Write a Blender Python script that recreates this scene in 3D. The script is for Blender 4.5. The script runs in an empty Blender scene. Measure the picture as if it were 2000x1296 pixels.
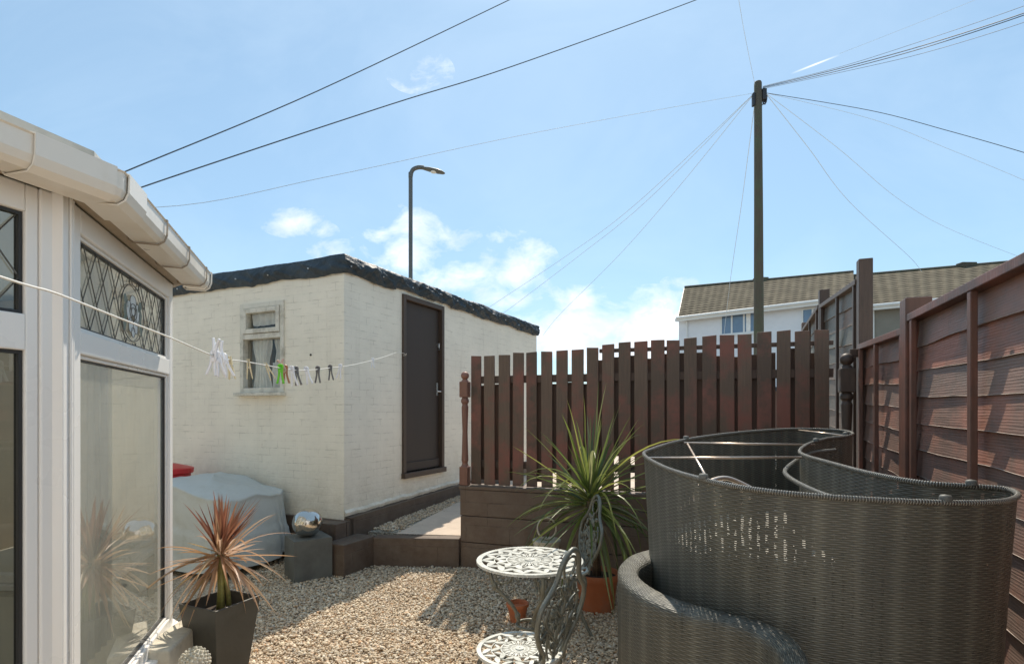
import bpy, math, random
import numpy as np
from mathutils import Vector, Matrix, noise
R = math.radians; PI = math.pi
random.seed(7)
scene = bpy.context.scene
COL = scene.collection

# ------------------------------------------------------------------ survey helper
CAMZ, F, HX, HY = 1.5, 1080.0, 1000.0, 803.0
def P(px, py, Y):
    return Vector(((px-HX)/F*Y, Y, CAMZ+(HY-py)/F*Y))
def PZ(px, py, z):
    Y = (CAMZ-z)*F/(py-HY)
    return Vector(((px-HX)/F*Y, Y, z))

# ------------------------------------------------------------------ materials
class NT:
    def __init__(s, name):
        s.m = bpy.data.materials.new(name); s.m.use_nodes = True
        s.t = s.m.node_tree; s.b = s.t.nodes['Principled BSDF']; s.out = s.t.nodes['Material Output']
    def n(s, typ, **kw):
        nd = s.t.nodes.new(typ)
        for k, v in kw.items():
            if k.startswith('i_'):
                nd.inputs[int(k[2:]) if k[2:].isdigit() else k[2:].replace('_', ' ')].default_value = v
            else: setattr(nd, k, v)
        return nd
    def l(s, a, b): s.t.links.new(a, b)
    def math(s, op, a, b=None, c=None, clamp=False):
        nd = s.t.nodes.new('ShaderNodeMath'); nd.operation = op; nd.use_clamp = clamp
        for i, v in enumerate((a, b, c)):
            if v is None: continue
            if isinstance(v, (int, float)): nd.inputs[i].default_value = v
            else: s.l(v, nd.inputs[i])
        return nd.outputs[0]
    def ramp(s, fac, stops):
        nd = s.t.nodes.new('ShaderNodeValToRGB')
        e = nd.color_ramp.elements
        while len(e) > 1: e.remove(e[-1])
        e[0].position = stops[0][0]; e[0].color = (*stops[0][1], 1)
        for p, c in stops[1:]:
            x = e.new(p); x.color = (*c, 1)
        s.l(fac, nd.inputs[0]); return nd.outputs[0]
    def mix(s, fac, a, b, blend='MIX'):
        nd = s.t.nodes.new('ShaderNodeMix'); nd.data_type = 'RGBA'; nd.blend_type = blend
        for sock, v in ((nd.inputs[0], fac), (nd.inputs[6], a), (nd.inputs[7], b)):
            if isinstance(v, (int, float)): sock.default_value = v
            elif isinstance(v, tuple): sock.default_value = (*v, 1)
            else: s.l(v, sock)
        return nd.outputs[2]
    def coord(s, which='Object', scale=(1, 1, 1)):
        tc = s.n('ShaderNodeTexCoord'); mp = s.n('ShaderNodeMapping'); mp.inputs['Scale'].default_value = scale
        s.l(tc.outputs[which], mp.inputs[0]); return mp.outputs[0]
    def noise(s, vec, scale, detail=4, rough=.6, dist=0):
        nd = s.n('ShaderNodeTexNoise'); nd.inputs['Scale'].default_value = scale
        nd.inputs['Detail'].default_value = detail; nd.inputs['Roughness'].default_value = rough
        nd.inputs['Distortion'].default_value = dist
        s.l(vec, nd.inputs['Vector']); return nd.outputs['Fac']
    def bump(s, h, strength=.3, dist=.01, prev=None):
        nd = s.n('ShaderNodeBump'); nd.inputs['Strength'].default_value = strength; nd.inputs['Distance'].default_value = dist
        s.l(h, nd.inputs['Height'])
        if prev: s.l(prev, nd.inputs['Normal'])
        return nd.outputs[0]
    def set(s, k, v):
        if isinstance(v, (int, float)): s.b.inputs[k].default_value = v
        elif isinstance(v, tuple): s.b.inputs[k].default_value = (*v, 1) if len(v) == 3 else v
        else: s.l(v, s.b.inputs[k])

def sc(c, k): return tuple(min(1, x*k) for x in c)

def simple(name, col, rough=.6, var=.18, vs=6, bump=.15, bs=60, metal=0, stretch=(1, 1, 1), dirt=None, ds=1.5, spec=.5, coat=0, trans=0, bdist=.004):
    t = NT(name); v = t.coord('Object', stretch)
    f = t.noise(v, vs, 5)
    c = t.ramp(f, [(.3, sc(col, 1-var)), (.7, sc(col, 1+var))])
    if dirt:
        d = t.noise(t.coord('Object'), ds, 6, .7)
        m = t.ramp(d, [(.48, (0, 0, 0)), (.7, (1, 1, 1))])
        c = t.mix(m, c, dirt)
    t.set('Base Color', c)
    rr = t.math('MULTIPLY_ADD', f, .3, rough-.15, clamp=True)
    t.set('Roughness', rr); t.set('Metallic', metal); t.set('Specular IOR Level', spec)
    if coat: t.set('Coat Weight', coat)
    t.l(t.bump(t.noise(v, bs, 3), bump, bdist), t.b.inputs['Normal'])
    if trans: t.set('Subsurface Weight', 0.0)
    return t.m

def leaf_mat(name, cols, rough=.45, trans=.35):
    t = NT(name); g = t.n('ShaderNodeNewGeometry')
    n = len(cols); stops = [(i/max(1, n-1), c) for i, c in enumerate(cols)]
    c = t.ramp(g.outputs['Random Per Island'], stops)
    f = t.noise(t.coord('Object'), 14, 3)
    c = t.mix(t.math('MULTIPLY', f, .5), c, sc(cols[0], .6))
    t.set('Base Color', c); t.set('Roughness', rough)
    tr = t.n('ShaderNodeBsdfTranslucent'); t.l(t.mix(.0, c, c), tr.inputs[0])
    mx = t.n('ShaderNodeMixShader'); mx.inputs[0].default_value = trans
    t.l(t.b.outputs[0], mx.inputs[1]); t.l(tr.outputs[0], mx.inputs[2]); t.l(mx.outputs[0], t.out.inputs[0])
    return t.m

def painted_brick(name, col, mortar_dark, bw=.225, bh=.075, strength=.5, stain=None, sev=.5):
    t = NT(name); tc = t.n('ShaderNodeTexCoord'); uv = tc.outputs['UV']
    wob = t.n('ShaderNodeTexNoise'); wob.inputs['Scale'].default_value = 9; t.l(uv, wob.inputs['Vector'])
    vm = t.n('ShaderNodeVectorMath', operation='SCALE'); vm.inputs['Scale'].default_value = .014; t.l(wob.outputs['Color'], vm.inputs[0])
    va = t.n('ShaderNodeVectorMath', operation='ADD'); t.l(uv, va.inputs[0]); t.l(vm.outputs[0], va.inputs[1])
    br = t.n('ShaderNodeTexBrick'); br.inputs['Scale'].default_value = 1
    br.inputs['Brick Width'].default_value = bw; br.inputs['Row Height'].default_value = bh
    br.inputs['Mortar Size'].default_value = .0045; br.inputs['Mortar Smooth'].default_value = .6
    t.l(va.outputs[0], br.inputs['Vector'])
    n1 = t.noise(uv, 2.2, 6, .7); n2 = t.noise(uv, 22, 4); n3 = t.noise(uv, 5, 6, .75)
    hs = t.n('ShaderNodeMapping'); hs.inputs['Scale'].default_value = (2.2, 26, 1); t.l(uv, hs.inputs[0]); dash = t.ramp(t.noise(hs.outputs[0], 1.6, 5, .6), [(.60, (0, 0, 0)), (.68, (1, 1, 1))])
    base = t.ramp(n1, [(.3, sc(col, .92)), (.7, sc(col, 1.05))])
    vis = t.ramp(n3, [(.49, (.05, .05, .05)), (.66, (1, 1, 1))])     # joints show only where paint is thin
    mf = t.math('MULTIPLY', t.math('MULTIPLY', br.outputs['Fac'], sev), vis)
    c = t.mix(mf, base, mortar_dark)
    c = t.mix(t.math('MULTIPLY', dash, .22 if stain else 0.0), c, mortar_dark)
    if stain:
        sp = t.n('ShaderNodeSeparateXYZ'); t.l(uv, sp.inputs[0])
        low = t.math('SUBTRACT', 1.15, sp.outputs[1]); low = t.math('MULTIPLY', low, 1.1, clamp=True)
        s = t.math('MULTIPLY', low, t.ramp(t.noise(uv, 4.5, 7, .75), [(.38, (0, 0, 0)), (.62, (1, 1, 1))]))
        c = t.mix(t.math('MULTIPLY', s, .65), c, stain)
        st = t.n('ShaderNodeMapping'); st.inputs['Scale'].default_value = (7, .5, 1); t.l(uv, st.inputs[0])
        run = t.ramp(t.noise(st.outputs[0], 1.5, 4), [(.56, (0, 0, 0)), (.75, (1, 1, 1))])
        c = t.mix(t.math('MULTIPLY', run, .18), c, stain)
    t.set('Base Color', c); t.set('Roughness', .62)
    h = t.math('ADD', t.math('MULTIPLY', t.math('MULTIPLY', br.outputs['Fac'], -1), t.math('MULTIPLY_ADD', vis, .8, .2)), t.math('MULTIPLY', n2, .35))
    h = t.math('ADD', h, t.math('MULTIPLY', n3, .6))
    t.l(t.bump(h, strength, .006), t.b.inputs['Normal'])
    return t.m

M = {}
M['shed_wall'] = painted_brick('shed_wall', (.89, .825, .69), (.42, .37, .29), stain=(.46, .39, .28), strength=.5, sev=.7)
M['plinth'] = painted_brick('plinth', (.145, .095, .064), (.055, .038, .028), bw=.44, bh=.215, strength=1.0, sev=.9, stain=(.22, .17, .125))
M['plinth_dark'] = painted_brick('plinth_dark', (.105, .068, .046), (.04, .028, .02), bw=.44, bh=.215, strength=1.0, sev=.9, stain=(.17, .13, .095))
def tarp_mat():
    t = NT('tarp'); v = t.coord('UV')
    f = t.noise(v, 3, 5); t.set('Base Color', t.ramp(f, [(.3, (.022, .034, .043)), (.7, (.045, .062, .074))]))
    t.set('Roughness', .55); t.set('Specular IOR Level', .45)
    n = t.noise(v, 5, 4, .55, .8); n2 = t.noise(v, 34, 4, .6)
    t.l(t.bump(t.math('ADD', n, t.math('MULTIPLY', n2, .35)), .8, .03), t.b.inputs['Normal']); return t.m
M['tarp'] = tarp_mat()
M['white_paint'] = simple('white_paint', (.72, .68, .58), .5, .06, 5, .2, 60, dirt=(.42, .38, .30), ds=7)
M['upvc'] = simple('upvc', (.87, .85, .81), .28, .015, 1, .02, 20)
M['gutter'] = simple('gutter', (.84, .79, .70), .32, .03, 2, .03, 20, dirt=(.78, .71, .60), ds=3)
M['gasket'] = simple('gasket', (.03, .03, .03), .5, .1, 5, 0, 20)
M['soffit'] = simple('soffit', (.36, .29, .21), .6, .2, 8, .1, 20)
M['lead'] = simple('lead', (.13, .13, .12), .45, .2, 30, .1, 40, metal=.4)
M['door'] = simple('door', (.062, .048, .040), .55, .12, 3, .1, 12, stretch=(1, 1, .15), spec=.25)
M['door_frame'] = simple('door_frame', (.075, .050, .034), .55, .2, 6, .25, 40, stretch=(1, 1, .2))
M['steel'] = simple('steel', (.58, .55, .50), .12, .05, 3, .01, 30, metal=1)
M['brushed'] = simple('brushed', (.6, .6, .6), .3, .1, 20, .05, 80, metal=1)
def wood(name, c1, c2, rough=.5, stretch=(60, 60, 3), red=None, bump=.5, spec=.5, coat=0):
    t = NT(name); v = t.coord('Object', stretch)
    g = t.noise(v, 1.0, 6, .65, .5); big = t.noise(t.coord('Object'), 2.4, 5, .7)
    oi = t.n('ShaderNodeObjectInfo'); rnd = oi.outputs['Random']
    c = t.ramp(g, [(.32, c1), (.68, c2)])
    c = t.mix(t.math('MULTIPLY', rnd, .75), c, sc(c1, .62))
    if red:
        m = t.ramp(big, [(.45, (0, 0, 0)), (.62, (1, 1, 1))]); c = t.mix(m, c, red)
    t.set('Base Color', c); t.set('Roughness', t.math('MULTIPLY_ADD', g, .35, rough-.17)); t.set('Specular IOR Level', spec)
    if coat: t.set('Coat Weight', coat); t.set('Coat Roughness', .35)
    t.l(t.bump(t.math('ADD', g, t.math('MULTIPLY', big, .6)), bump, .004), t.b.inputs['Normal'])
    return t.m
M['picket'] = wood('picket', (.125, .080, .052), (.20, .128, .085), .55, (90, 90, 4), red=(.23, .085, .058))
M['picket_back'] = wood('picket_back', (.09, .055, .038), (.14, .085, .06), .6, (90, 90, 4))
M['newel'] = wood('newel', (.24, .11, .07), (.34, .16, .11), .5, (60, 60, 6))
def lap_mat(dark=None):
    t = NT('lap_board_dark' if dark else 'lap_board'); uv = t.coord('UV'); st = t.coord('UV', (3, 90, 1))
    g = t.noise(st, 1, 6, .65, 1.2); big = t.noise(uv, 2.0, 5, .7)
    gi = t.n('ShaderNodeNewGeometry').outputs['Random Per Island']
    c = t.ramp(g, [(.32, (.15, .088, .064)), (.68, (.29, .165, .12))])
    c = t.mix(t.ramp(big, [(.42, (0, 0, 0)), (.62, (1, 1, 1))]), c, (.42, .17, .11))
    c = t.mix(t.math('MULTIPLY', gi, .5), c, (.26, .215, .18))
    kn = t.n('ShaderNodeTexVoronoi'); kn.inputs['Scale'].default_value = 1
    km = t.n('ShaderNodeMapping'); km.inputs['Scale'].default_value = (3.1, 5, 1); t.l(uv, km.inputs[0]); t.l(km.outputs[0], kn.inputs['Vector'])
    c = t.mix(t.ramp(kn.outputs['Distance'], [(.03, (1, 1, 1)), (.08, (0, 0, 0))]), c, (.05, .025, .018))
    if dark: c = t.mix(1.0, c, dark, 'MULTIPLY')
    t.set('Base Color', c); t.set('Roughness', t.math('MULTIPLY_ADD', g, .35, .36)); t.set('Specular IOR Level', .5)
    rip = t.n('ShaderNodeTexWave'); rip.bands_direction = 'Y'; rip.inputs['Scale'].default_value = 28; rip.inputs['Distortion'].default_value = 3; rip.inputs['Detail'].default_value = 3
    t.l(t.coord('UV', (.25, 1, 1)), rip.inputs['Vector'])
    h = t.math('ADD', t.math('ADD', g, t.math('MULTIPLY', rip.outputs['Fac'], .22)), t.math('MULTIPLY', big, 1.6))
    t.l(t.bump(h, .5, .005), t.b.inputs['Normal']); return t.m
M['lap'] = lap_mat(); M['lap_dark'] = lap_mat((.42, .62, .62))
M['pale_edge'] = simple('pale_edge', (.42, .34, .28), .6, .5, 12, .3, 60)
M['post'] = wood('post', (.13, .065, .045), (.21, .105, .075), .5, (50, 50, 4), red=(.22, .085, .055))
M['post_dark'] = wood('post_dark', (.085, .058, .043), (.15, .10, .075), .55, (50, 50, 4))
M['pole_wood'] = wood('pole_wood', (.10, .085, .06), (.22, .18, .13), .8, (20, 20, 1.2), red=(.09, .10, .06))
M['grey_metal'] = simple('grey_metal', (.13, .135, .13), .5, .1, 4, .05, 20, metal=.3)
M['cable'] = simple('cable', (.10, .115, .13), .6, .05, 4, 0, 20)
M['cable_pale'] = simple('cable_pale', (.75, .82, .88), .6, .05, 4, 0, 20)
M['black_plastic'] = simple('black_plastic', (.03, .03, .035), .5, .1, 4, .05, 20)
M['planter'] = simple('planter', (.075, .072, .06), .55, .2, 6, .3, 25, dirt=(.10, .095, .08), ds=4)
M['slate'] = simple('slate', (.125, .125, .11), .6, .2, 6, .3, 25, dirt=(.16, .16, .14), ds=5)
M['terracotta'] = simple('terracotta', (.48, .15, .06), .65, .12, 5, .15, 40, dirt=(.40, .18, .10), ds=6)
M['soil'] = simple('soil', (.05, .038, .028), .9, .4, 30, .8, 40)
M['stone'] = simple('stone', (.62, .57, .46), .85, .18, 9, .6, 60, dirt=(.36, .33, .25), ds=8)
M['cover'] = simple('cover', (.58, .60, .57), .5, .07, 3, .35, 9, dirt=(.50, .51, .46), ds=3, bdist=.02)
M['red_plastic'] = simple('red_plastic', (.62, .03, .03), .35, .06, 4, .05, 20)
M['cast'] = simple('cast', (.17, .172, .145), .38, .14, 14, .5, 90, metal=.25, dirt=(.22, .23, .19), ds=12, bdist=.003)  # legs and backrests: their shaded side is put into this darker grey
M['cast_white'] = simple('cast_white', (.66, .66, .60), .4, .08, 14, .35, 90, dirt=(.36, .36, .30), ds=12, bdist=.003)
M['curtain'] = simple('curtain', (.88, .87, .84), .8, .12, 8, .3, 20)
M['dark_room'] = simple('dark_room', (.05, .045, .04), .8, .3, 2, 0, 20)
M['orange_cloth'] = simple('orange_cloth', (.30, .17, .09), .8, .2, 4, .1, 20)
M['plaster'] = simple('plaster', (.72, .66, .54), .7, .06, 2, .1, 20)
M['concrete'] = simple('concrete', (.62, .50, .39), .8, .08, 3, .3, 60, dirt=(.50, .40, .31), ds=2.2)
M['red_leaf'] = leaf_mat('red_leaf', [(.26, .10, .06), (.38, .16, .10), (.50, .27, .15), (.42, .19, .12), (.56, .37, .22)], .4, .35)
M['tan_leaf'] = leaf_mat('tan_leaf', [(.50, .27, .15), (.68, .46, .30), (.60, .36, .17), (.74, .56, .42), (.52, .37, .11)], .45, .38)
M['green_leaf'] = leaf_mat('green_leaf', [(.12, .17, .05), (.28, .34, .07), (.18, .24, .08), (.56, .56, .14), (.13, .19, .07), (.42, .42, .20)], .30, .45)
M['dead_leaf'] = leaf_mat('dead_leaf', [(.28, .20, .12), (.36, .28, .18), (.22, .15, .09)], .7, .2)
M['trunk'] = simple('trunk', (.16, .11, .07), .85, .3, 20, .9, 40, stretch=(1, 1, 4), bdist=.01)
M['green_stem'] = simple('green_stem', (.26, .25, .07), .5, .3, 18, .4, 40, stretch=(1, 1, 3), dirt=(.25, .15, .07), ds=10)
M['hedge'] = leaf_mat('hedge', [(.03, .05, .015), (.06, .09, .03), (.05, .07, .02)], .6, .2)
for k, c in dict(white=(.86, .86, .88), wood=(.66, .56, .34), green=(.16, .62, .03), grey=(.16, .155, .15), brown=(.42, .20, .09), pink=(.62, .40, .33)).items():
    M['peg_'+k] = simple('peg_'+k, c, .35, .05, 10, 0, 20)
M['rod'] = simple('rod', (.66, .54, .44), .32, .1, 20, .05, 80, metal=.8)
M['glint_deck'] = simple('glint_deck', (.42, .39, .33), .8, .1, 8, .3, 40)
M['line'] = simple('line', (.85, .83, .76), .5, .05, 30, .1, 300)

def gravel_mat():
    t = NT('gravel_pebbles'); g = t.n('ShaderNodeNewGeometry').outputs['Random Per Island']
    c = t.ramp(g, [(0, (.40, .28, .17)), (.2, (.68, .53, .36)), (.42, (.82, .68, .48)), (.6, (.62, .50, .36)), (.75, (.87, .77, .60)), (.88, (.42, .34, .26)), (.95, (.74, .44, .22)), (1, (.88, .81, .68))])
    f = t.noise(t.coord('Object'), 160, 3); c = t.mix(t.math('MULTIPLY', f, .22), c, (.40, .30, .2))
    big = t.noise(t.coord('Object'), 1.3, 3)
    c = t.mix(t.math('MULTIPLY', t.ramp(big, [(.4, (0, 0, 0)), (.7, (1, 1, 1))]), .2), c, (.3, .23, .16))
    t.set('Base Color', c); t.set('Roughness', .6); return t.m
M['pebble'] = gravel_mat()
def gravel_sheet(name, c1, c2, scale):
    t = NT(name); v = t.coord('Object')
    vo = t.n('ShaderNodeTexVoronoi'); vo.inputs['Scale'].default_value = scale; t.l(v, vo.inputs['Vector'])
    sp = t.n('ShaderNodeSeparateColor'); t.l(vo.outputs['Color'], sp.inputs[0])
    c = t.ramp(sp.outputs[0], [(0, c1), (.6, c2), (1, sc(c2, 1.35))])
    c = t.mix(t.ramp(vo.outputs['Distance'], [(.3, (0, 0, 0)), (.75, (1, 1, 1))]), c, sc(c1, .4))
    c = t.mix(.35, c, t.ramp(t.noise(v, .6, 5), [(.3, c1), (.7, c2)]))
    t.set('Base Color', c); t.set('Roughness', .85)
    t.l(t.bump(t.math('MULTIPLY', vo.outputs['Distance'], -1), .8, .012), t.b.inputs['Normal']); return t.m
M['gravel_bed'] = gravel_sheet('gravel_bed', (.42, .31, .2), (.68, .54, .38), 70)
M['upper_ground'] = gravel_sheet('upper_ground', (.30, .27, .21), (.50, .45, .36), 55)

def wicker_mat():
    t = NT('wicker'); tc = t.n('ShaderNodeTexCoord'); sp = t.n('ShaderNodeSeparateXYZ'); t.l(tc.outputs['UV'], sp.inputs[0])
    u, v = sp.outputs[0], sp.outputs[1]
    jit = t.noise(tc.outputs['UV'], 5, 3); u = t.math('ADD', u, t.math('MULTIPLY', jit, .012)); v = t.math('ADD', v, t.math('MULTIPLY', t.noise(tc.outputs['UV'], 3, 2), .02))
    rv = t.math('DIVIDE', v, .0068); row = t.math('FLOOR', rv); fr = t.math('FRACT', rv)
    par = t.math('MULTIPLY', t.math('MODULO', row, 2.0), PI)
    cu = t.math('MULTIPLY', u, 2*PI/.052)
    s = t.math('SINE', t.math('ADD', cu, par))
    prof = t.math('SINE', t.math('MULTIPLY', fr, PI))
    h = t.math('MULTIPLY', prof, t.math('MULTIPLY_ADD', s, .38, .62))
    warp = t.math('ABSOLUTE', t.math('SINE', t.math('MULTIPLY', cu, .5)))
    nz = t.noise(tc.outputs['UV'], 2.5, 4); nz2 = t.noise(tc.outputs['UV'], 42, 2)
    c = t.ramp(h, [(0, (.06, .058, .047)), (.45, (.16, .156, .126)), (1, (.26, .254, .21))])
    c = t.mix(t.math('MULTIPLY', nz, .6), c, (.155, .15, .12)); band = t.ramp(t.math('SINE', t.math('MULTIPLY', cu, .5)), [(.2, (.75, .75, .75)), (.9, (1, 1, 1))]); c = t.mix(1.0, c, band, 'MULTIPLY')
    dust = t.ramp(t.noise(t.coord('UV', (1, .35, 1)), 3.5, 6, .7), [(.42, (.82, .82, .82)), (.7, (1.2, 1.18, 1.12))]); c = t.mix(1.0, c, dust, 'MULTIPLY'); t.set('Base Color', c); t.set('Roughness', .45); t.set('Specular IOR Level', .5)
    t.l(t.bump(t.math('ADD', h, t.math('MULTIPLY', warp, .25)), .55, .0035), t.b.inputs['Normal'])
    hole = t.math('MULTIPLY', t.math('LESS_THAN', prof, .42), t.math('GREATER_THAN', t.math('ABSOLUTE', s), .86))
    hole = t.math('MULTIPLY', hole, t.math('GREATER_THAN', t.noise(tc.outputs['UV'], 7.0, 5, .8), .45))
    hole = t.math('MULTIPLY', hole, t.math('GREATER_THAN', nz2, .50))
    tr = t.n('ShaderNodeBsdfTransparent'); mx = t.n('ShaderNodeMixShader')
    t.l(hole, mx.inputs[0]); t.l(t.b.outputs[0], mx.inputs[1]); t.l(tr.outputs[0], mx.inputs[2]); t.l(mx.outputs[0], t.out.inputs[0])
    return t.m
M['wicker'] = wicker_mat()
def wrap_mat():
    t = NT('wrapped_rim'); tc = t.n('ShaderNodeTexCoord'); sp = t.n('ShaderNodeSeparateXYZ'); t.l(tc.outputs['UV'], sp.inputs[0])
    s = t.math('SINE', t.math('ADD', t.math('MULTIPLY', sp.outputs[0], 2*PI/.0075), t.math('MULTIPLY', t.noise(tc.outputs['UV'], 20, 2), 5)))
    t.set('Base Color', t.ramp(s, [(0, (.14, .135, .115)), (1, (.46, .45, .40))])); t.set('Roughness', .33); t.set('Specular IOR Level', .7)
    t.l(t.bump(s, .9, .004), t.b.inputs['Normal']); return t.m
M['wrap'] = wrap_mat()

def glass_mat(name, tint, haze, hazecol, rough=.01, ior=1.5, gl=1.0):
    t = NT(name); fr = t.n('ShaderNodeFresnel'); fr.inputs[0].default_value = ior
    gs = t.n('ShaderNodeBsdfGlossy'); gs.inputs['Roughness'].default_value = rough; gs.inputs[0].default_value = (1, 1, 1, 1)
    tr = t.n('ShaderNodeBsdfTransparent'); tr.inputs[0].default_value = (*tint, 1)
    df = t.n('ShaderNodeBsdfDiffuse')
    v = t.coord('Object', (1, 1, .25)); f = t.noise(v, 3, 6, .7)
    df.inputs[0].default_value = (*hazecol, 1)
    m1 = t.n('ShaderNodeMixShader'); t.l(t.math('MULTIPLY', t.ramp(f, [(.3, (.35, .35, .35)), (.75, (1, 1, 1))]), haze), m1.inputs[0])
    t.l(tr.outputs[0], m1.inputs[1]); t.l(df.outputs[0], m1.inputs[2])
    m2 = t.n('ShaderNodeMixShader'); t.l(t.math('MULTIPLY_ADD', fr.outputs[0], 1.6*gl, .03*gl, clamp=True), m2.inputs[0])
    t.l(m1.outputs[0], m2.inputs[1]); t.l(gs.outputs[0], m2.inputs[2]); t.l(m2.outputs[0], t.out.inputs[0]); return t.m
M['glass'] = glass_mat('glass', (.84, .85, .80), .62, (.56, .57, .49), .012)
M['glass_lead'] = glass_mat('glass_lead', (.78, .79, .75), .62, (.46, .47, .41), .03)
M['glass_dark'] = glass_mat('glass_dark', (.35, .37, .36), .12, (.10, .11, .12))
M['glass_shed'] = glass_mat('glass_shed', (.95, .95, .92), .06, (.4, .38, .33), .03, gl=.4)
M['rose_white'] = simple('rose_white', (.70, .72, .70), .4, .05, 5, .1, 60)
M['rose_green'] = simple('rose_green', (.14, .19, .16), .4, .05, 5, .1, 60)
def roofpoly():
    t = NT('roof_sheet'); t.set('Base Color', (.75, .74, .70)); t.set('Roughness', .4)
    tr = t.n('ShaderNodeBsdfTranslucent'); tr.inputs[0].default_value = (.8, .8, .76, 1)
    mx = t.n('ShaderNodeMixShader'); mx.inputs[0].default_value = .5
    t.l(t.b.outputs[0], mx.inputs[1]); t.l(tr.outputs[0], mx.inputs[2]); t.l(mx.outputs[0], t.out.inputs[0]); return t.m
M['roof_sheet'] = roofpoly()
M['roof_cap'] = simple('roof_cap', (.66, .62, .53), .35, .06, 3, .1, 20, dirt=(.45, .42, .34), ds=6)

def tile_mat():
    t = NT('roof_tiles'); tc = t.n('ShaderNodeTexCoord'); sp = t.n('ShaderNodeSeparateXYZ'); t.l(tc.outputs['UV'], sp.inputs[0])
    rv = t.math('DIVIDE', sp.outputs[1], .36); fr = t.math('FRACT', rv); row = t.math('FLOOR', rv)
    uu = t.math('MULTIPLY', sp.outputs[0], 2*PI/.33)
    s = t.math('SINE', uu)
    h = t.math('ADD', t.math('MULTIPLY', s, .3), t.math('MULTIPLY', fr, -1.0))
    br = t.n('ShaderNodeTexBrick'); br.inputs['Scale'].default_value = 1; br.inputs['Brick Width'].default_value = .33; br.inputs['Row Height'].default_value = .34; br.offset = 0
    br.inputs['Mortar Size'].default_value = .0; br.inputs['Color1'].default_value = (.11, .094, .066, 1); br.inputs['Color2'].default_value = (.20, .17, .12, 1)
    t.l(tc.outputs['UV'], br.inputs['Vector'])
    n = t.noise(tc.outputs['UV'], .8, 6, .7)
    c = t.mix(t.math('MULTIPLY', n, .6), br.outputs['Color'], (.15, .128, .09))
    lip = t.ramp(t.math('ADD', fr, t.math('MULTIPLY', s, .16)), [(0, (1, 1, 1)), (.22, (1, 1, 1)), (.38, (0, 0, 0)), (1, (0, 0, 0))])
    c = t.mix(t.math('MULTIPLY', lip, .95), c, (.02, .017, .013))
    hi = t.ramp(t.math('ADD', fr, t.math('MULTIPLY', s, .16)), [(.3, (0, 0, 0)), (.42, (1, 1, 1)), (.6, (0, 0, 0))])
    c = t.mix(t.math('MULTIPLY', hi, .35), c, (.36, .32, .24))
    t.set('Base Color', c); t.set('Roughness', .95); t.set('Specular IOR Level', .05); t.l(t.bump(h, .9, .05), t.b.inputs['Normal']); return t.m
M['tiles'] = tile_mat()
M['render_white'] = simple('render_white', (.80, .81, .84), .8, .05, 1.5, .2, 30)
M['render_buff'] = simple('render_buff', (.27, .25, .21), .85, .10, 1.5, .2, 30)
M['white_trim'] = simple('white_trim', (.80, .80, .78), .4, .03, 2, 0, 20)
M['house_glass'] = simple('house_glass', (.13, .20, .30), .08, .25, .6, 0, 20, spec=1.0)
M['brick_far'] = painted_brick('brick_far', (.25, .14, .10), (.3, .27, .24), strength=.3)

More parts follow.
